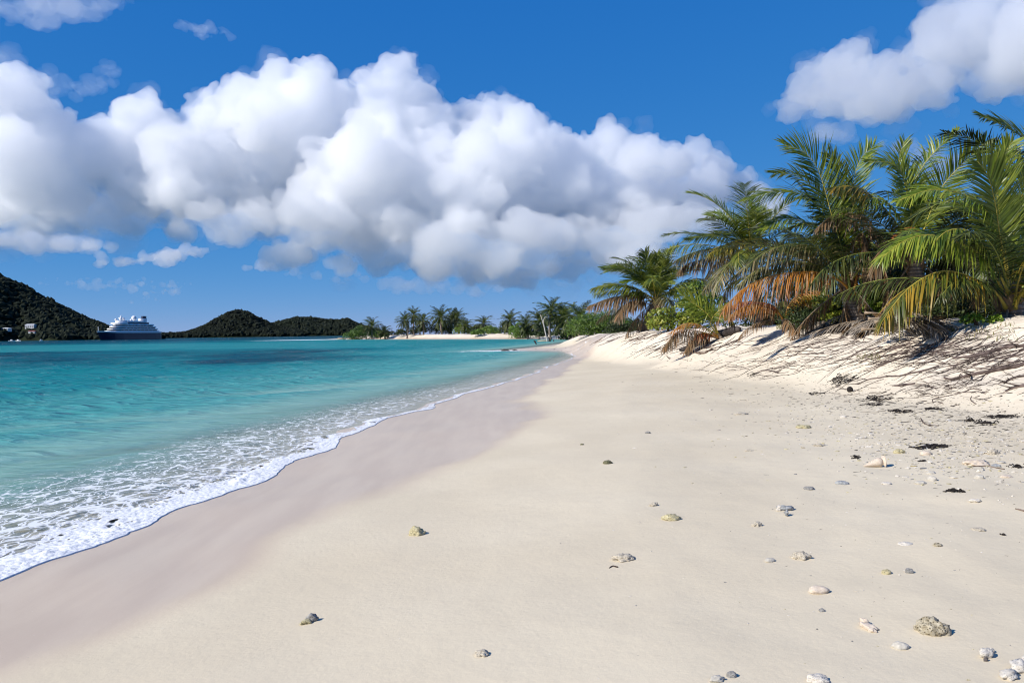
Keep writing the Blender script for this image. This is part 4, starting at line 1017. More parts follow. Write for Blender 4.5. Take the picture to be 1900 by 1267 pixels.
# ---------------------------------------------------------------- driftwood, roots, log
def ground_tube(px, r, lift=.0, n=None, wig=.0, seed=0):
    pts = ground(px)
    for k in range(1, len(pts)):                       # keep to one slope: no leaps to the next crest
        d = pts[k] - pts[k - 1]; L = np.linalg.norm(d[:2])
        if L > 3.5: pts[k] = pts[k - 1] + d * 3.5 / L
    P = spline(pts, n or max(8, len(px) * 5))
    rg = np.random.RandomState(seed)
    if wig: P[1:-1, :2] += wig * np.cumsum(rg.randn(len(P) - 2, 2), 0) * .3
    P[:, 2] = lf(P[:, 0], P[:, 1]) + r * .45 + lift
    return P
def stick(name, label, px, r, mat=M_ROOT, cat='stick', lift=0.0, wig=.01, seed=0, branches=0, lifted_end=0.0):
    P = ground_tube(px, r, lift, wig=wig, seed=seed)
    if lifted_end: P[:, 2] += lifted_end * np.linspace(0, 1, len(P)) ** 2
    o = P[0].copy(); e = empty(name, o, label, cat)
    rg = random.Random(seed); n = len(P)
    rad = r * np.interp(np.linspace(0, 1, n), [0, .3, 1], [.45, .85, 1.1]) * (1 + .12 * np.sin(np.arange(n) * 1.9))
    V, Q, T = tube(P - o, rad, 7); link('stem', mesh('stem', V, [Q, T], mat), e)
    for k in range(branches):
        i = rg.randrange(2, n - 2); d = np.array([rg.uniform(-1, 1), rg.uniform(-1, 1), .2]); L = rg.uniform(.2, .6)
        B = P[i] + d * np.linspace(0, L, 5)[:, None]; B[:, 2] = np.maximum(B[:, 2], lf(B[:, 0], B[:, 1]) + .01)
        V, Q, T = tube(B - o, np.linspace(r * .5, r * .15, 5), 5); link('twig', mesh('twig', V, [Q, T], mat), e)
    return e
stick('driftwood_branch', 'thick dark bare branch lying up the slope at the right edge', [(1752, 702), (1763, 705), (1800, 698), (1850, 688), (1905, 675)], .045, seed=1, branches=3)
stick('root', 'long thin root crossing the sand below the root tangle', [(1590, 713), (1624, 702), (1660, 698), (1700, 691), (1742, 680)], .022, seed=2, branches=2)
stick('root', 'thin root with a hooked lower end on bare sand', [(1731, 749), (1730, 742), (1740, 738), (1765, 733), (1790, 726), (1803, 721), (1822, 724)], .010, seed=3)
stick('seed_pod', 'spindle-shaped dark dry pod lying alone on the sand', [(1655, 716), (1666, 716.5), (1680, 715), (1698, 712)], .022, M_ROOT, 'pod', seed=4)
stick('root', 'thick arching root at the right edge above the dark branch', [(1768, 667), (1800, 664), (1830, 657), (1865, 646), (1905, 643)], .040, seed=5, branches=4)
stick('root', 'slim root slanting down left from the left root tangle', [(1602, 689), (1635, 677), (1672, 664)], .015, seed=6, branches=1)
stick('driftwood_branch', 'forked dark branch stub at the right edge low on the slope', [(1866, 727), (1880, 721), (1905, 716)], .035, seed=7, branches=3)
stick('driftwood_branch', 'short dark branch at the right edge between two others', [(1863, 712), (1878, 704), (1905, 698)], .024, seed=8, branches=2)
stick('twig', 'straight thin twig standing crosswise on the slope', [(1779, 681), (1795, 695), (1808, 707)], .007, seed=9)
stick('twig', 'small bent twig on the sand below the hooked root', [(1803, 735), (1801, 742), (1811, 750)], .010, seed=10)
stick('driftwood_branch', 'long pale brown straight stick left of the log', [(1237, 661), (1265, 658), (1292, 655), (1322, 648)], .045, M_TWIG, seed=11)
stick('root', 'dark root fragment with a black knot on the upper beach', [(1392, 696), (1404, 692), (1420, 688), (1445, 692)], .022, seed=12)
stick('root', 'root running down the bare sand right of the log', [(1410, 674), (1440, 666), (1475, 660), (1528, 655)], .018, seed=13, branches=2)
stick('root', 'root on the sand below the dead heap', [(1570, 664), (1598, 652), (1638, 645)], .020, seed=14, branches=2)
stick('twig', 'curved black twig on the pebbly strip', [(1708, 775), (1713, 784), (1725, 789), (1742, 790)], .010, seed=15)
stick('twig', 'thin brown twig beside the pink coral pile', [(1795, 866), (1825, 865), (1850, 868), (1864, 871)], .007, M_TWIG, seed=16)
stick('twig', 'brown broken twig at the right edge of the smooth sand', [(1884, 944), (1895, 948), (1905, 950)], .009, M_TWIG, seed=17)
stick('twig', 'short wavy dark twig under the white coral chunk', [(1130, 1054), (1137, 1050.5), (1146, 1052.5)], .006, M_ROOT, seed=18, wig=0)
stick('root', 'kinked dark root on the crest above the left tangle', [(1602, 632), (1606, 623), (1620, 621), (1636, 622)], .020, seed=19)
stick('root', 'long root running from the heap down to the left', [(1440, 655), (1500, 640), (1560, 628), (1600, 618)], .022, seed=20, branches=3)
stick('root', 'dark root below the lone green palm', [(1165, 625), (1185, 619), (1200, 612)], .05, seed=21, branches=3)
# the log
lg = ground([(1318, 628), (1345, 624), (1372, 617)]); lp = spline(lg, 14); lp[:, 2] += .16
lo = lp[0].copy(); le = empty('log', lo, 'dark weathered log beside the young palm on the dune', 'log')
V, Q, T = tube(lp - lo, .17 * np.interp(np.linspace(0, 1, 14), [0, .1, .5, .9, 1], [.5, .9, 1.1, .9, .5]), 10); link('trunk', mesh('trunk', V, [Q, T], M_LOG), le)
for sgn in (0, 1, 2):
    p = lp[3 + 4 * sgn] - lo; V, Q, T = tube(spline([p, p + np.array([-.15, -.2, .16]), p + np.array([-.2 - .1 * sgn, -.35, .05])], 6), np.linspace(.05, .015, 6), 6); link('branch_stub', mesh('branch_stub', V, [Q, T], M_LOG), le)
lg2 = ground([(1262, 652), (1282, 648), (1300, 642), (1316, 636)]); P = spline(lg2, 10); P[:, 2] += .10
e = empty('log', P[0], 'second dark log half buried under the drooping dead frond', 'log'); V, Q, T = tube(P - P[0], .13 * np.interp(np.linspace(0, 1, 10), [0, .15, .6, 1], [.5, 1, 1.1, .6]), 9); link('trunk', mesh('trunk', V, [Q, T], M_LOG), e)

def tangle(name, label, cx, cy, sx, sy, n, seed, slope=-.30, ln=(40, 120), r=(.005, .014), mat=M_ROOT):
    rg = np.random.RandomState(seed); rows = []
    K = 7
    for i in range(n):
        x = cx + sx * rg.randn() * .55; y = cy + sy * rg.randn() * .55 + (x - cx) * slope * .25
        L = rg.uniform(*ln); a = slope + .20 * rg.randn(); c = rg.randn() * .0022
        t = np.linspace(-.5, .5, K) * L
        rows.append(np.stack([x + t, y + t * a + c * t * t + np.cumsum(rg.randn(K)) * .5], 1))
    A = np.array(rows); ok = A[..., 1].min(1) > 596; A = A[ok]; m = len(A)
    G = ground(A.reshape(-1, 2)).reshape(m, K, 3)
    acc = Acc()
    for g in G:
        if np.linalg.norm(np.diff(g, axis=0), axis=1).max() > 1.6: continue
        rr = rg.uniform(*r); P = spline(g, 10); P[:, 2] = lf(P[:, 0], P[:, 1]) + rr * .5 + abs(rg.randn()) * .012 * np.sin(np.linspace(0, 3.14, 10))
        acc.tube(P, rr * np.linspace(.5, 1.1, 10), 4)
    o = link(name, acc.mesh(name, mat)); tag(o, label, 'roots', None, 'stuff')
tangle('root_tangle', 'tangle of thin brown roots on the slope below the dead heap', 1675, 655, 100, 28, 120, 1, -.30, (40, 130), (.004, .011))
tangle('root_tangle', 'dense tangle of dark roots on the slope at the right edge', 1835, 670, 110, 24, 80, 2, -.22, (50, 150), (.004, .011))
tangle('root_tangle', 'thin roots streaking the dune face under the stubby palm', 1800, 632, 110, 24, 110, 3, -.33, (15, 60), (.003, .006))
tangle('root_tangle', 'roots streaking the sand below the grass', 1500, 640, 110, 20, 60, 4, -.22, (30, 110), (.005, .011))
tangle('root_tangle', 'roots and dry stalks under the young palm', 1270, 642, 100, 14, 80, 5, -.28, (20, 60), (.008, .018))
tangle('root_tangle', 'bleached roots near the round bush', 1165, 624, 60, 10, 90, 6, -.25, (20, 50), (.014, .03), M_TWIG)
tangle('root_tangle', 'short twigs and bark strewn on the sand below the roots at right', 1730, 722, 190, 30, 170, 8, -.12, (8, 40), (.003, .008))
tangle('root_tangle', 'fine twigs strewn over the upper beach', 1420, 680, 150, 22, 90, 7, -.18, (14, 50), (.004, .010))

# ---------------------------------------------------------------- stones, coral and shells, one by one
def stone(name, label, x, y, wpx, hpx, kind, seed, cat='stone', rough=.18, flat=None, yaw=None, depth=.8, sub=4, sink=.30, freq=2.2):
    g = ground([(x, y + hpx * .28)])[0]; d = g[1]; wd = wpx / FPX * d; h = hpx / FPX * d * .92
    v, f = ICO[sub]; rg = random.Random(seed); off = Vector((rg.uniform(-50, 50), rg.uniform(-50, 50), rg.uniform(-50, 50)))
    k = np.array([mnoise.fractal(Vector(q) * freq + off, .9, 2.1, 4) for q in v]); k2 = np.array([mnoise.noise(Vector(q) * 1.1 + off) for q in v])
    sh = 1 + rough * k + .22 * k2
    V = v * sh[:, None] * np.array([wd / 2, wd / 2 * depth, h * .62])
    an = rg.uniform(-.5, .5) if yaw is None else yaw; ca, sa = math.cos(an), math.sin(an)
    V = np.stack([V[:, 0] * ca - V[:, 1] * sa, V[:, 0] * sa + V[:, 1] * ca, V[:, 2]], 1)
    o = link(name, mesh(name, V * .92, f, M_ST[kind]), None, (g[0], g[1], g[2] + h * (.42 - sink)))
    return tag(o, label, cat)
ST = [
 ('coral_stone', 'yellowish pitted coral lump alone on the sand left of centre', 773, 985, 31, 23, 'ochre', dict(rough=.3)),
 ('coral_stone', 'whitish half-buried pitted coral lump at the bottom centre', 895, 1210, 30, 17, 'coral', dict(rough=.3, sink=.4)),
 ('pebble', 'small dark olive stone farthest left on the middle sand', 1128, 857, 18, 10, 'olive', {}),
 ('coral_stone', 'tiny white coral bit just behind the yellowish flat stone', 1213, 935, 17, 9, 'coral', dict(rough=.35)),
 ('coral_stone', 'yellowish flat long stone with a shadow at its right end', 1245, 959, 38, 14, 'ochre', dict(rough=.2, yaw=0)),
 ('coral_stone', 'white rough coral chunk above a short wavy twig', 1157, 1033, 40, 16, 'coral', dict(rough=.35, yaw=0)),
 ('coral_stone', 'small speckled coral pebble left of the two-pronged one', 1405, 972, 21, 11, 'coral', dict(rough=.35)),
 ('pebble', 'flat grey oval pebble left of the dark blue one', 1501, 905, 21, 9, 'grey', dict(rough=.1, yaw=0)),
 ('pebble', 'flat dark bluish stone below the conch', 1562, 895, 25, 9, 'blue', dict(rough=.15, yaw=-.2)),
 ('pebble', 'smooth pale oval pebble left of the knobbly white coral', 1428, 1038, 21, 10, 'smooth', dict(rough=.05, yaw=.3)),
 ('coral_stone', 'knobbly white coral chunk in the middle right sand', 1485, 1030, 34, 17, 'coral', dict(rough=.4)),
 ('pebble', 'flat wide pinkish slab below the knobbly coral', 1519, 1093, 40, 17, 'pink', dict(rough=.08, yaw=.2, sink=.25)),
 ('shell', 'tiny striped shell bit below the pinkish slab', 1525, 1131, 12, 9, 'grey', dict(rough=.1)),
 ('shell', 'little ochre snail-like shell left of the ribbed grey one', 1645, 1060, 21, 12, 'ochre', dict(rough=.12, yaw=.4)),
 ('shell', 'small ribbed grey shell right of the ochre one', 1687, 1058, 17, 14, 'grey', dict(rough=.1)),
 ('rock', 'largest rough tan rock at the lower right', 1731, 1161, 56, 38, 'rock', dict(rough=.34, yaw=-.5, sink=.28)),
 ('pebble', 'oval white pebble with grey end below the pale finger coral', 1670, 1196, 31, 17, 'smooth', dict(rough=.08, yaw=-.35)),
 ('pebble', 'grey round pebble at the bottom edge', 1357, 1250, 22, 15, 'grey', dict(rough=.08)),
 ('shell', 'white holed shell fragment at the bottom edge right of the grey pebble', 1518, 1258, 42, 18, 'white', dict(rough=.25, yaw=-.3)),
 ('pebble', 'small brownish pebble right of the buried white shell', 1740, 1010, 18, 8, 'rock', dict(rough=.15)),
 ('shell', 'white shell nearly buried in the sand right of the knobbly coral', 1680, 1006, 30, 9, 'white', dict(rough=.05, sink=.5, yaw=0)),
 ('coral_stone', 'pale coral sliver near the right edge of the smooth sand', 1816, 981, 27, 7, 'coral', dict(rough=.2, yaw=0)),
 ('pebble', 'smooth egg-shaped grey-white pebble at right', 1817, 884, 18, 11, 'smooth', dict(rough=.04)),
 ('pebble', 'round pale pebble with a flat one leaning on it', 1730, 887, 19, 14, 'smooth', dict(rough=.05)),
 ('pebble', 'flat pebble leaning against the round pale one', 1708, 895, 22, 8, 'smooth', dict(rough=.1)),
 ('shell', 'flat pinkish shell sliver near the right edge', 1867, 883, 25, 6, 'pink', dict(rough=.15, yaw=0)),
 ('shell', 'oval white shell right of the dark blue stone', 1645, 896, 20, 7, 'white', dict(rough=.1)),
 ('coral_stone', 'white coral stick on the upper sand left', 1375, 767, 26, 6, 'coral', dict(rough=.3, yaw=.1)),
 ('coral_stone', 'long pale greenish stone in the pebbly strip, left end', 1490, 791, 30, 8, 'ochre', dict(rough=.2, yaw=0)),
 ('shell', 'pinkish wide shell below the black weed streak', 1718, 840, 22, 11, 'pink', dict(rough=.1)),
 ('coral_stone', 'pile-like pinkish coral block at right of the pebbly strip', 1812, 857, 48, 17, 'pink', dict(rough=.4, sink=.4)),
 ('coral_stone', 'white coral block with a dark side above the pink one', 1842, 838, 26, 13, 'coral', dict(rough=.3)),
 ('coral_stone', 'greenish-white coral knob right behind the conch', 1668, 837, 22, 11, 'ochre', dict(rough=.35)),
 ('pebble', 'lone small grey pebble on the open sand above the olive stone', 1202, 802, 11, 6, 'grey', {}),
 ('pebble', 'tiny dark pebble leftmost on the open sand', 1080, 824, 8, 4, 'olive', {}),
 ('coral_stone', 'pale branch-like coral in the pebbly strip centre', 1520, 825, 22, 6, 'coral', dict(rough=.4, yaw=0)),
 ('pebble', 'white round pebble on the pebbly strip above the conch', 1565, 773, 12, 8, 'white', dict(rough=.1)),
 ('shell', 'blue-grey mussel-like shell near the right edge by the pink coral', 1848, 863, 16, 8, 'blue', dict(rough=.08)),
 ('pebble', 'flat pebble right of the blue-grey shell', 1858, 857, 18, 6, 'smooth', dict(rough=.08)),
 ('coral_stone', 'whitish coral on the wet line left of the pebbles', 1390, 835, 18, 4, 'coral', dict(rough=.25)),
 ('pebble', 'grey-white pebble below the black weed at right', 1728, 876, 18, 8, 'smooth', dict(rough=.1)),
]
for i, (nm, lab, x, y, wp, hp, kd, kw) in enumerate(ST):
    stone(nm, lab, x, y, wp, hp, kd, 300 + i, cat={'coral_stone': 'coral', 'pebble': 'pebble', 'shell': 'shell', 'rock': 'rock'}[nm], **kw)
def lumpy(name, label, cat, parts, seed):
    """a stone or shell of several fused lumps: (px, py, w px, h px, depth offset m, material)"""
    g = ground([(parts[0][0], parts[0][1] + parts[0][3] * .3)])[0]; e = empty(name, g, label, cat); rg = random.Random(seed)
    for j, (x, y, wpx, hpx, dy, mat, pn_, yaw, tilt) in enumerate(parts):
        q = ground([(x, y + hpx * .3)])[0]; d = q[1]; wd = wpx / FPX * d; h = hpx / FPX * d
        v, f = ICO[3]; off = Vector((rg.uniform(-50, 50), 3, seed))
        k = np.array([mnoise.fractal(Vector(u) * 2 + off, .9, 2.1, 4) for u in v])
        k2 = np.array([mnoise.noise(Vector(u) * 1.3 + off) for u in v])
        V = v * (1 + .30 * k + .35 * k2)[:, None] * np.array([wd / 2, wd * .36, h * .5])
        R = np.array(Matrix.Rotation(yaw, 3, 'Z') @ Matrix.Rotation(tilt, 3, 'Y'))
        V = V @ R.T * .9 + np.array([q[0] - g[0], q[1] - g[1] + dy, h * .24])
        link(pn_, mesh(pn_, V, f, mat), e)
lumpy('shell', 'grey snail shell with a paler tapering end, lone at bottom left of the dry sand', 'shell', [(579, 1146, 21, 20, 0, M_ST['grey'], 'whorl', .3, 0), (569, 1153, 20, 11, 0, M_ST['ochre'], 'tail', .4, .2), (560, 1157, 9, 6, 0, M_ST['ochre'], 'tip', .5, .2)], 1)
lumpy('coral_stone', 'blue-grey two-pronged coral piece, prong toward the viewer', 'coral', [(1456, 942, 30, 12, 0, M_ST['blue'], 'branch', 0, 0), (1456, 950, 11, 13, -.05, M_ST['blue'], 'prong', 1.2, 0), (1447, 943, 14, 12, 0, M_ST['white'], 'knob', .3, 0)], 2)
lumpy('coral_stone', 'pale finger-like coral slanting into the sand left of the tan rock', 'coral', [(1604, 1153, 20, 16, 0, M_ST['pink'], 'end', -.9, .2), (1611, 1161, 34, 14, 0, M_ST['pink'], 'finger', -1.0, .15), (1618, 1168, 18, 10, 0, M_ST['pink'], 'tip', -.9, 0)], 3)
lumpy('shell', 'white curled shell with a black opening near the lower right corner', 'shell', [(1830, 1211, 30, 24, 0, M_ST['white'], 'whorl', .3, 0), (1843, 1209, 16, 14, .02, M_ST['white'], 'lip', .4, .4), (1819, 1216, 10, 11, -.045, M_SHELLSHADE, 'opening', .2, 0)], 4)
lumpy('coral_stone', 'big white coral branch cut by the lower right corner', 'coral', [(1872, 1250, 40, 20, 0, M_ST['white'], 'branch', .5, -.1), (1896, 1238, 44, 26, .02, M_ST['white'], 'branch', .6, -.1), (1915, 1228, 30, 26, .03, M_ST['white'], 'knob', .5, 0)], 5)
lumpy('shell', 'pale ring-shaped shell below the dark weed at right', 'shell', [(1810, 928, 22, 8, 0, M_ST['white'], 'rim', -.3, 0), (1811, 927.5, 12, 8, -.004, M_ST['pink'], 'hollow', -.3, 0)], 6)
lumpy('pebble', 'grey pale buried stone beside the grey round pebble at the bottom edge', 'pebble', [(1330, 1258, 30, 12, 0, M_ST['smooth'], 'stone', .3, 0)], 7)
# the conch: a flared three-cornered shell
g = ground([(1622, 866)])[0]; u = 36 / FPX * g[1]
e = empty('conch_shell', g, 'pale pink three-cornered conch shell with an upturned flaring lip', 'shell')
a = Acc(); t = np.linspace(0, 1, 12)
cone = spline([(-u * .55, 0, u * .05), (-u * .2, 0, u * .13), (u * .15, 0, u * .22), (u * .38, 0, u * .25)], 12)
a.tube(cone, u * np.interp(t, [0, .5, .85, 1], [.02, .16, .26, .2]), 12)
for k in range(7):
    c = cone[3 + k]; a.ball(c + np.array([0, -.02 * u, u * (.10 + .02 * k)]), u * .05, 1)
link('body', a.mesh('body', M_ST['pink']), e)
lip = []; th = np.linspace(-.6, 2.4, 14)
for q in th:
    for r in (.16, .30, .42, .47): lip.append((u * (.36 + .10 * (r - .16) / .3), -u * r * math.cos(q) * .7, u * (.24 + r * math.sin(q) * .75)))
lipV = np.array(lip); lq = grid_faces(14, 4); lipV2 = lipV + np.array([u * .03, 0, 0])
link('lip', mesh('lip', np.vstack([lipV, lipV2]), [lq, lq[:, ::-1] + len(lipV)], M_ST['pink']), e)

# dark dried seaweed clumps
def weed(label, x, y, wp, hp, n, seed, ball=0.0):
    rg = np.random.RandomState(seed); acc = Acc(); g0 = ground([(x, y)])[0]; wd = wp / FPX * g0[1]; dp = min(.6, hp / FPX * g0[1] * g0[1] / (CAMZ - g0[2]) * .5); hh = hp / FPX * g0[1] * .5
    for i in range(int(n * .5)):
        cx = np.clip(rg.standard_t(3), -2.2, 2.2) * wd * .17; cy = np.clip(rg.standard_t(3), -2, 2) * dp * .28; a = rg.randn() * .5 + .25; L = wd * rg.uniform(.10, .34)
        P = np.array([(cx + L * q * math.cos(a), cy + L * q * math.sin(a), 0) for q in np.linspace(-.5, .5, 6)]) + rg.randn(6, 3) * L * .07
        zz = abs(rg.randn()) * hh * .5 * math.exp(-(cx / (wd * .25)) ** 2)
        P[:, 2] = lf(P[:, 0] + g0[0], P[:, 1] + g0[1]) - g0[2] + .004 + zz * (1 - .6 * np.abs(np.linspace(-1, 1, 6)))
        acc.tube(P, rg.uniform(.003, .008), 4)
    if ball: acc.ball((0, 0, ball * .8), ball, 2)
    tag(link('seaweed_clump', acc.mesh('seaweed_clump', M_WEED), None, g0), label, 'seaweed')
for i, (lab, x, y, wp, hp, n) in enumerate([
    ('long black seaweed heap at the left end of the long thin root', 1560, 706, 62, 14, 110), ('black seaweed knot on the beach left of the long heap', 1398, 695, 26, 9, 50), ('long black seaweed streak above the pinkish wide shell', 1732, 829, 84, 10, 120),
    ('thickest black seaweed clump near the right edge', 1822, 785, 42, 20, 110), ('black seaweed strip running right from the thickest clump', 1862, 774, 66, 10, 90), ('black seaweed patch above the curved black twig', 1672, 764, 46, 11, 80), ('thin black seaweed streak right of that patch', 1733, 759, 48, 8, 60),
    ('short black seaweed piece just left above the conch', 1588, 849, 26, 8, 45), ('black seaweed bit on the lower smooth sand, right side', 1772, 912, 38, 11, 60), ('black seaweed wisps above the speckled strip', 1518, 731, 30, 8, 45), ('black seaweed tuft by the right edge above the grey pebble', 1887, 867, 32, 9, 50),
    ('black seaweed tangle in the middle of the pebbly strip', 1622, 741, 54, 12, 100), ('black seaweed dash left of the wide shell', 1712, 856, 18, 5, 26), ('small black seaweed speck near the right edge on clean sand', 1862, 993, 12, 5, 16), ('seaweed bits left of the hooked root', 1625, 752, 40, 8, 50)]):
    weed(lab, x, y, wp, hp, n, 500 + i)
weed('round black seaweed ball on the upper beach', 1577, 727, 16, 10, 0, 530, .07)

# fine litter nobody could count: pale bits of coral and shell, dark bits of weed
def litter(name, label, spots, mat, seed, dark=False):
    rg = np.random.RandomState(seed); pts = []; sz = []
    for (x, y, sx, sy, n, smin, smax) in spots:
        pts.append(np.stack([x + sx * rg.randn(n), y + sy * rg.randn(n)], 1)); sz.append(rg.uniform(smin, smax, n) * rg.rand(n) ** .6)
    pts = np.concatenate(pts); sz = np.concatenate(sz)
    ok = (pts[:, 0] > 900) & (pts[:, 0] < 1990) & (pts[:, 1] > 640) & (pts[:, 1] < 1300); pts = pts[ok]; sz = sz[ok]
    G = ground(pts); tv, tf = ICO[1]; n = len(G); Vs = []
    for i, g in enumerate(G):
        s = np.array([rg.uniform(.7, 1.9), rg.uniform(.5, 1.1), rg.uniform(.25, .6)]) * sz[i]
        if dark: s = s * np.array([1.9, .6, .6])
        a = rg.uniform(-.7, .9); c, q = math.cos(a), math.sin(a); v = tv * (1 + .3 * rg.randn(len(tv), 1)) * s
        Vs.append(np.stack([v[:, 0] * c - v[:, 1] * q, v[:, 0] * q + v[:, 1] * c, v[:, 2]], 1) + g + ZUP * s[2] * .3)
    Fc = (tf[None] + (np.arange(n) * len(tv))[:, None, None]).reshape(-1, 3)
    tag(link(name, mesh(name, np.concatenate(Vs), Fc, mat, False)), label, 'litter', None, 'stuff')
litter('coral_rubble', 'pale crumbs of coral and shell strewn in the tide line', [(1650, 780, 170, 30, 720, .006, .034), (1760, 835, 110, 24, 480, .006, .034), (1500, 770, 120, 36, 300, .004, .020), (1850, 880, 60, 40, 90, .006, .024), (1600, 1000, 260, 140, 200, .002, .010), (1350, 720, 110, 25, 120, .008, .022)], M_ST['white'], 1)
litter('coral_rubble', 'ochre crumbs of coral strewn in the tide line', [(1660, 790, 160, 40, 260, .008, .030), (1780, 850, 90, 30, 120, .008, .028), (1480, 800, 120, 40, 80, .006, .02), (1600, 1050, 260, 130, 70, .002, .008)], M_ST['ochre'], 2)
litter('coral_rubble', 'grey crumbs of coral strewn in the tide line', [(1680, 785, 150, 34, 260, .006, .026), (1790, 845, 80, 26, 140, .006, .026), (1600, 980, 240, 120, 70, .002, .009)], M_ST['grey'], 4)
litter('weed_crumbs', 'dark crumbs of weed and bark strewn over the upper beach', [(1600, 735, 130, 14, 800, .004, .026), (1720, 772, 120, 18, 600, .004, .026), (1820, 790, 80, 20, 420, .004, .026), (1440, 692, 120, 14, 460, .005, .028), (1780, 840, 90, 22, 200, .003, .018), (1560, 760, 120, 24, 220, .003, .014), (1300, 665, 60, 10, 140, .01, .035), (1700, 860, 120, 30, 110, .004, .014), (1650, 960, 180, 70, 90, .002, .007), (1800, 700, 80, 25, 110, .005, .016), (1180, 648, 50, 8, 60, .02, .05), (1030, 642, 25, 6, 22, .04, .10)], M_WEED, 3, True)

# ---------------------------------------------------------------- dead tree on the point
tb = ground([(1018, 637)])[0]
dT = tb[1]
def tp(x, y, dd=0.0): return at(x, y, dT + dd) - tb
e = empty('dead_tree', tb, 'bleached bare forked trunk standing by the water on the point', 'dead tree')
def limb(nm, pts, rads, mat):
    P = spline([tp(*q) for q in pts], 14); V, Q, T = tube(P, np.interp(np.linspace(0, 1, 14), np.linspace(0, 1, len(rads)), rads), 8); link(nm, mesh(nm, V, [Q, T], mat), e)
limb('trunk', [(1017, 640), (1013, 622), (1009, 604), (1003, 584)], [.20, .14, .11, .07], M_BLEACH)
limb('branch', [(1010, 606), (1008.5, 598), (1010, 590), (1016, 587.5)], [.09, .07, .05, .025], M_BLEACH)
limb('stump', [(1021, 638), (1019, 630), (1015, 622), (1009, 620)], [.17, .13, .09, .05], M_LOG)
limb('stump', [(1021, 638), (1021, 631), (1019, 626)], [.15, .11, .07], M_LOG)
p = ground([(1027, 636)])[0]; a = Acc(); a.tube(spline([(0, 0, -.1), (.05, 0, .35), (.0, 0, .72)], 8), np.linspace(.24, .10, 8), 7)
a.tube(spline([(-.3, 0, -.05), (-.1, 0, .15), (0.05, 0, .3)], 6), np.linspace(.10, .08, 6), 6)
tag(link('stump', a.mesh('stump', M_LOG), None, p), 'short dark stump right of the bleached forked trunk', 'stump')
p = ground([(997, 641)])[0]; a = Acc(); a.tube(spline([(0, 0, -.1), (-.3, 0, .45), (-.62, 0, .95)], 8), np.linspace(.15, .11, 8), 7); a.tube(spline([(-.25, 0, .35), (-.28, 0, .6), (-.3, 0, .85)], 6), np.linspace(.09, .05, 6), 6)
tag(link('leaning_post', a.mesh('leaning_post', M_LOG), None, p), 'black post leaning left at the edge of the water', 'post')
for i, (x, y, wp, hp, lab) in enumerate([(938, 650, 16, 5, 'flat dark rock awash off the near point'), (955, 651, 10, 3, 'small dark rock awash beside the flat one'), (632, 626, 16, 5, 'dark rock in the surf at the tip of the far spit'), (655, 625, 22, 5, 'brown rocks at the foot of the round far bush'), (1010, 621, 26, 4, 'brown eroded lump of bank behind the dead tree')]):
    r = at(x, y, {0: 94, 1: 95, 2: 398, 3: 378, 4: 190}[i]); r[2] = max(hz(r[0], r[1]), -.05)
    v, f = ICO[3]; wd = wp / FPX * r[1]; hh = hp / FPX * r[1]
    k = np.array([mnoise.fractal(Vector(q) * 2.5 + Vector((i * 9, 0, 0)), .9, 2.1, 4) for q in v])
    tag(link('shore_rock', mesh('shore_rock', v * (1 + .35 * k)[:, None] * np.array([wd / 2, wd * .4, hh * .7]), f, M_LOG if i < 2 else M_ST['rock']), None, r), lab, 'rock')

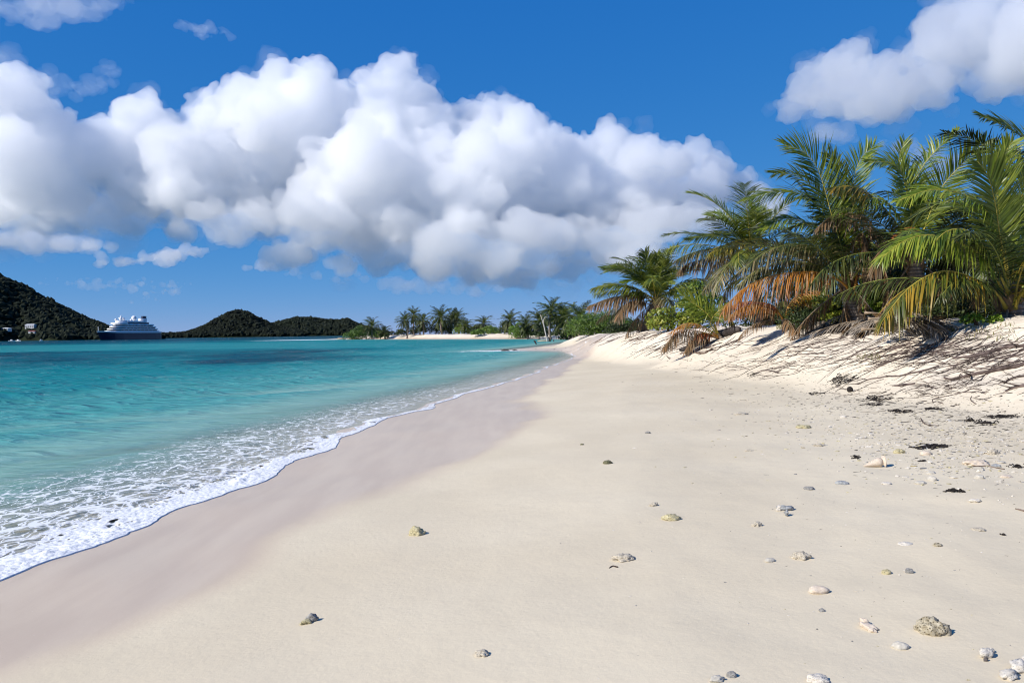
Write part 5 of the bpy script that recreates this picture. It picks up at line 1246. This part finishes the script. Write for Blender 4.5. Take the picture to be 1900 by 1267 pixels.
# ---------------------------------------------------------------- cruise ship
M_NAVY = m_simple('ship_navy', (.012, .018, .045), .35, .1, .05, .4)
M_WHITE = m_simple('ship_white', (.80, .80, .80), .4, .03, .05, .4)
M_WIN = m_simple('ship_windows', (.02, .025, .035), .15, .2, .3, .5)
M_DECK = m_simple('ship_deck', (.30, .22, .14), .7, .1, .1)
M_GREYP = m_simple('ship_grey', (.10, .11, .13), .5, .1, .1)
def build_ship():
    p = at(239, 629, 1010); p[2] = 0
    e = empty('cruise_ship', p, 'navy and white expedition cruise ship with domes at anchor off the hill', 'ship')
    e.rotation_euler = (0, 0, math.atan2(-.985, -.10))
    # hull: stations x levels
    X = np.array([-64, -60, -48, -30, 0, 25, 42, 52, 58, 62, 65.5]); B = np.array([7.2, 8.4, 9, 9, 9, 9, 8.2, 6.4, 4.3, 2.3, .15])
    def shell(z0, z1, nz, grow=1.0):
        zs = np.linspace(z0, z1, nz); V = []
        for x, b in zip(X, B):
            for z in zs:
                t = (z + 1) / 11
                f = np.clip((x - 35) / 30, 0, 1)
                V.append((x - f * (1 - t) * 7.5, b * grow * (1 - f * (1 - t) * .45), z + .9 * f))
        V = np.array(V); n = len(V); Fq = grid_faces(len(X), nz); W = V * np.array([1, -1, 1])
        return np.vstack([V, W]), np.vstack([Fq, Fq[:, ::-1] + n]), n
    V, Fq, n = shell(-1, 8.6, 6)
    st = np.arange(5); Fs = np.stack([st, st + 1, st + 1 + n, st + n], 1)      # transom
    link('hull', mesh('hull', V, np.vstack([Fq, Fs]), M_NAVY, False), e)
    V, Fq, n = shell(8.62, 10.2, 2, 1.005); sel = np.repeat(X[:-1] >= 0, 1)
    link('bulwark', mesh('bulwark', V, Fq, M_WHITE, False), e)
    a = Acc(); pts = np.array([(x, b * .97) for x, b in zip(X, B)])
    dv = np.vstack([np.c_[pts, np.full(len(pts), 8.5)], np.c_[pts * [1, -1], np.full(len(pts), 8.5)]]); m = len(pts); i = np.arange(m - 1)
    link('main_deck', mesh('main_deck', dv, np.stack([i, i + 1, i + 1 + m, i + m], 1), M_DECK, False), e)
    def block(x0, x1, hw, z0, z1, nose, grow=1.0):
        """rounded front, straight sides"""
        th = np.linspace(-math.pi / 2, math.pi / 2, 15)
        out = [(x1 - nose + nose * math.cos(q), hw * math.sin(q)) for q in th]
        out = [(x0, -hw)] + out + [(x0, hw)]; out = np.array(out); k = len(out)
        V = np.vstack([np.c_[out, np.full(k, z0)], np.c_[out + [-.6, 0], np.full(k, z1)]])
        i = np.arange(k); j = (i + 1) % k; Q = np.stack([i, j, j + k, i + k], 1)
        c = np.array([[out[:, 0].mean(), 0, z1]]); V = np.vstack([V, c])
        T = np.stack([i + k, j + k, np.full(k, 2 * k)], 1)
        return V, Q, T
    tiers = [(-56, 44, 8.6, 8.6, 11.4), (-53, 39, 8.5, 11.4, 14.2), (-49, 34, 8.3, 14.2, 17.0), (-44, 28, 8.0, 17.0, 19.8)]
    for k, (x0, x1, hw, z0, z1) in enumerate(tiers):
        V, Q, T = block(x0 + .8, x1 - 1.2, hw - .5, z0, z1 - .01, 13); link('window_band', mesh('window_band', V, [Q, T], M_WIN, False), e)
        V, Q, T = block(x0, x1 + 1.2, hw + .15, z1 - 1.35, z1 + .05, 13); link('deck_band', mesh('deck_band', V, [Q, T], M_WHITE, False), e)
        a = Acc()
        for q in range(9):
            xx = x0 + 4 + q * (x1 - x0 - 20) / 8
            for s in (-1, 1): a.box((xx, s * (hw - .2) - .12, z0), (xx + .5, s * (hw - .2) + .12, z1 - 1.3))
        link('balcony_divider', a.mesh('balcony_divider', M_WHITE, False), e)
    for nm, args, mt in [('bridge_wing', (16, 30, 8.9, 19.8, 21.4, 8), M_WHITE), ('upper_deck', (-34, 14, 7.2, 19.8, 22.2, 10), M_GREYP), ('observation_lounge', (-28, 10, 6.8, 22.2, 24.0, 9), M_WHITE), ('mast_base', (12, 24, 5.2, 21.4, 24.2, 5), M_WHITE)]:
        V, Q, T = block(*args); link(nm, mesh(nm, V, [Q, T], mt, False), e)
    for (x, y, z, r) in [(19, 1.5, 26.0, 2.1), (6, -3.0, 26.0, 2.1), (-8, 2.5, 27.6, 3.0), (-17, -2.5, 27.4, 2.8), (22, -3, 25.2, 1.5), (0, 3.4, 25.0, 1.4)]:
        d = link('radome', Acc().ball((0, 0, 0), r, 3).mesh('radome', M_WHITE), e, (x, y, z)); link('pedestal', Acc().tube(np.array([(0, 0, -r - 2.0), (0, 0, -r * .6)]), [r * .5, r * .4], 8).mesh('pedestal', M_WHITE), d)
    a = Acc(); a.tube(np.array([(17, 0, 24), (16.2, 0, 28), (15.5, 0, 31)]), [1.1, .7, .3], 8); a.box((15.2, -3.2, 27.2), (16.6, 3.2, 27.7)); a.box((14.8, -2.0, 29.0), (16.0, 2.0, 29.4)); link('mast', a.mesh('mast', M_WHITE), e)
    V, Q, T = block(-36, -25, 3.2, 22.2, 27.5, 3); link('funnel', mesh('funnel', V, [Q, T], M_WHITE, False), e)
    a = Acc(); V, Q, T = block(-36.5, -31, 2.4, 27.5, 30.6, 2); link('funnel_top', mesh('funnel_top', V, [Q, T], M_NAVY, False), e)
    link('jackstaff', Acc().tube(np.array([(62, 0, 9), (62.3, 0, 12), (62.4, 0, 15.2)]), [.35, .3, .25], 6).ball((62.4, 0, 15.4), .6, 1).mesh('jackstaff', M_WHITE), e)
    for x in (-40, -26, -8, 8):
        for s in (-1, 1): link('lifeboat', Acc().ball((x, s * 8.6, 18.9), 1.0, 2, (4.0, 1.1, 1.2)).mesh('lifeboat', M_WHITE), e)
build_ship()

# ---------------------------------------------------------------- houses and boats below the left hill
M_WALLW = m_simple('house_wall', (.72, .70, .66), .8, .08, .3)
M_ROOFW = m_simple('house_roof', (.78, .78, .78), .6, .06, .3)
M_ROOFR = m_simple('house_roof_red', (.42, .12, .09), .7, .2, .5)
def house(label, px, py, d, wd, dp, hh, roofmat, rz, floors=1):
    p = at(px, py, d); e = empty('house', p, label, 'house'); e.rotation_euler.z = rz
    a = Acc().box((-wd / 2, -dp / 2, -2), (wd / 2, dp / 2, hh)); link('wall', a.mesh('wall', M_WALLW, False), e)
    rh = hh * .35; o = .6
    V = [(-wd / 2 - o, -dp / 2 - o, hh), (wd / 2 + o, -dp / 2 - o, hh), (wd / 2 + o, dp / 2 + o, hh), (-wd / 2 - o, dp / 2 + o, hh), (-wd / 2 + 1, 0, hh + rh), (wd / 2 - 1, 0, hh + rh)]
    link('roof', mesh('roof', V, [np.array([(0, 1, 5, 4), (2, 3, 4, 5), (0, 3, 2, 1)]), np.array([(1, 2, 5), (3, 0, 4)])], roofmat, False), e)
    for f in range(floors):
        for k in range(4):
            x = -wd / 2 + wd * (k + .5) / 4; z = hh * (f + .35) / floors
            link('window', Acc().box((x - wd * .07, -dp / 2 - .06, z), (x + wd * .07, -dp / 2 + .05, z + hh / floors * .42)).mesh('window', M_WIN, False), e)
house('white two-storey house with a pale roof low on the left hill', 57, 608, 1225, 13, 8, 4.2, M_ROOFW, .1, 2)
house('small house with a red wall line just below the white one', 60, 617, 1205, 9, 6, 2.2, M_ROOFR, .1)
house('long white roofed building at the far left under the hill', 10, 613, 1212, 16, 8, 3, M_ROOFW, -.25)
house('small pale house alone higher up the left hill', 26, 596, 1260, 7, 6, 3, M_ROOFR, .2)
M_BLUE = m_simple('boat_trim', (.03, .06, .12), .4, .1, 1)
def boat(label, px, d, L, rz):
    p = at(px, 632, d); p[2] = 0; e = empty('boat', p, label, 'boat', 'boats moored off the left hill'); e.rotation_euler.z = rz
    X = np.linspace(-.5, .5, 7) * L; B = np.array([.9, 1, 1, 1, .85, .5, .03]) * L * .15; zs = [-.3, .5, 1.0]
    V = np.array([(x, b * (.7 + .3 * k / 2), z + .3 * max(0, x / L)) for x, b in zip(X, B) for k, z in enumerate(zs)]); n = len(V); Fq = grid_faces(7, 3)
    i = np.arange(6) * 3 + 2
    link('hull', mesh('hull', np.vstack([V, V * [1, -1, 1]]), np.vstack([Fq, Fq[:, ::-1] + n, np.stack([i, i + 3, i + 3 + n, i + n], 1), [(0, 1, 1 + n, n), (1, 2, 2 + n, 1 + n)]]), M_WHITE, False), e)
    link('cabin', Acc().box((-L * .2, -L * .1, .95), (L * .12, L * .1, 2.3)).mesh('cabin', M_WHITE, False), e)
    link('windscreen', Acc().box((L * .121, -L * .09, 1.5), (L * .135, L * .09, 2.1)).mesh('windscreen', M_WIN, False), e)
boat('white motor boat moored at the far left', 22, 1120, 9, .1)
boat('second white motor boat right of the first', 34, 1130, 8, -.2)
boat('tiny white dinghy at the foot of the left hill', 76, 1060, 4, .3)
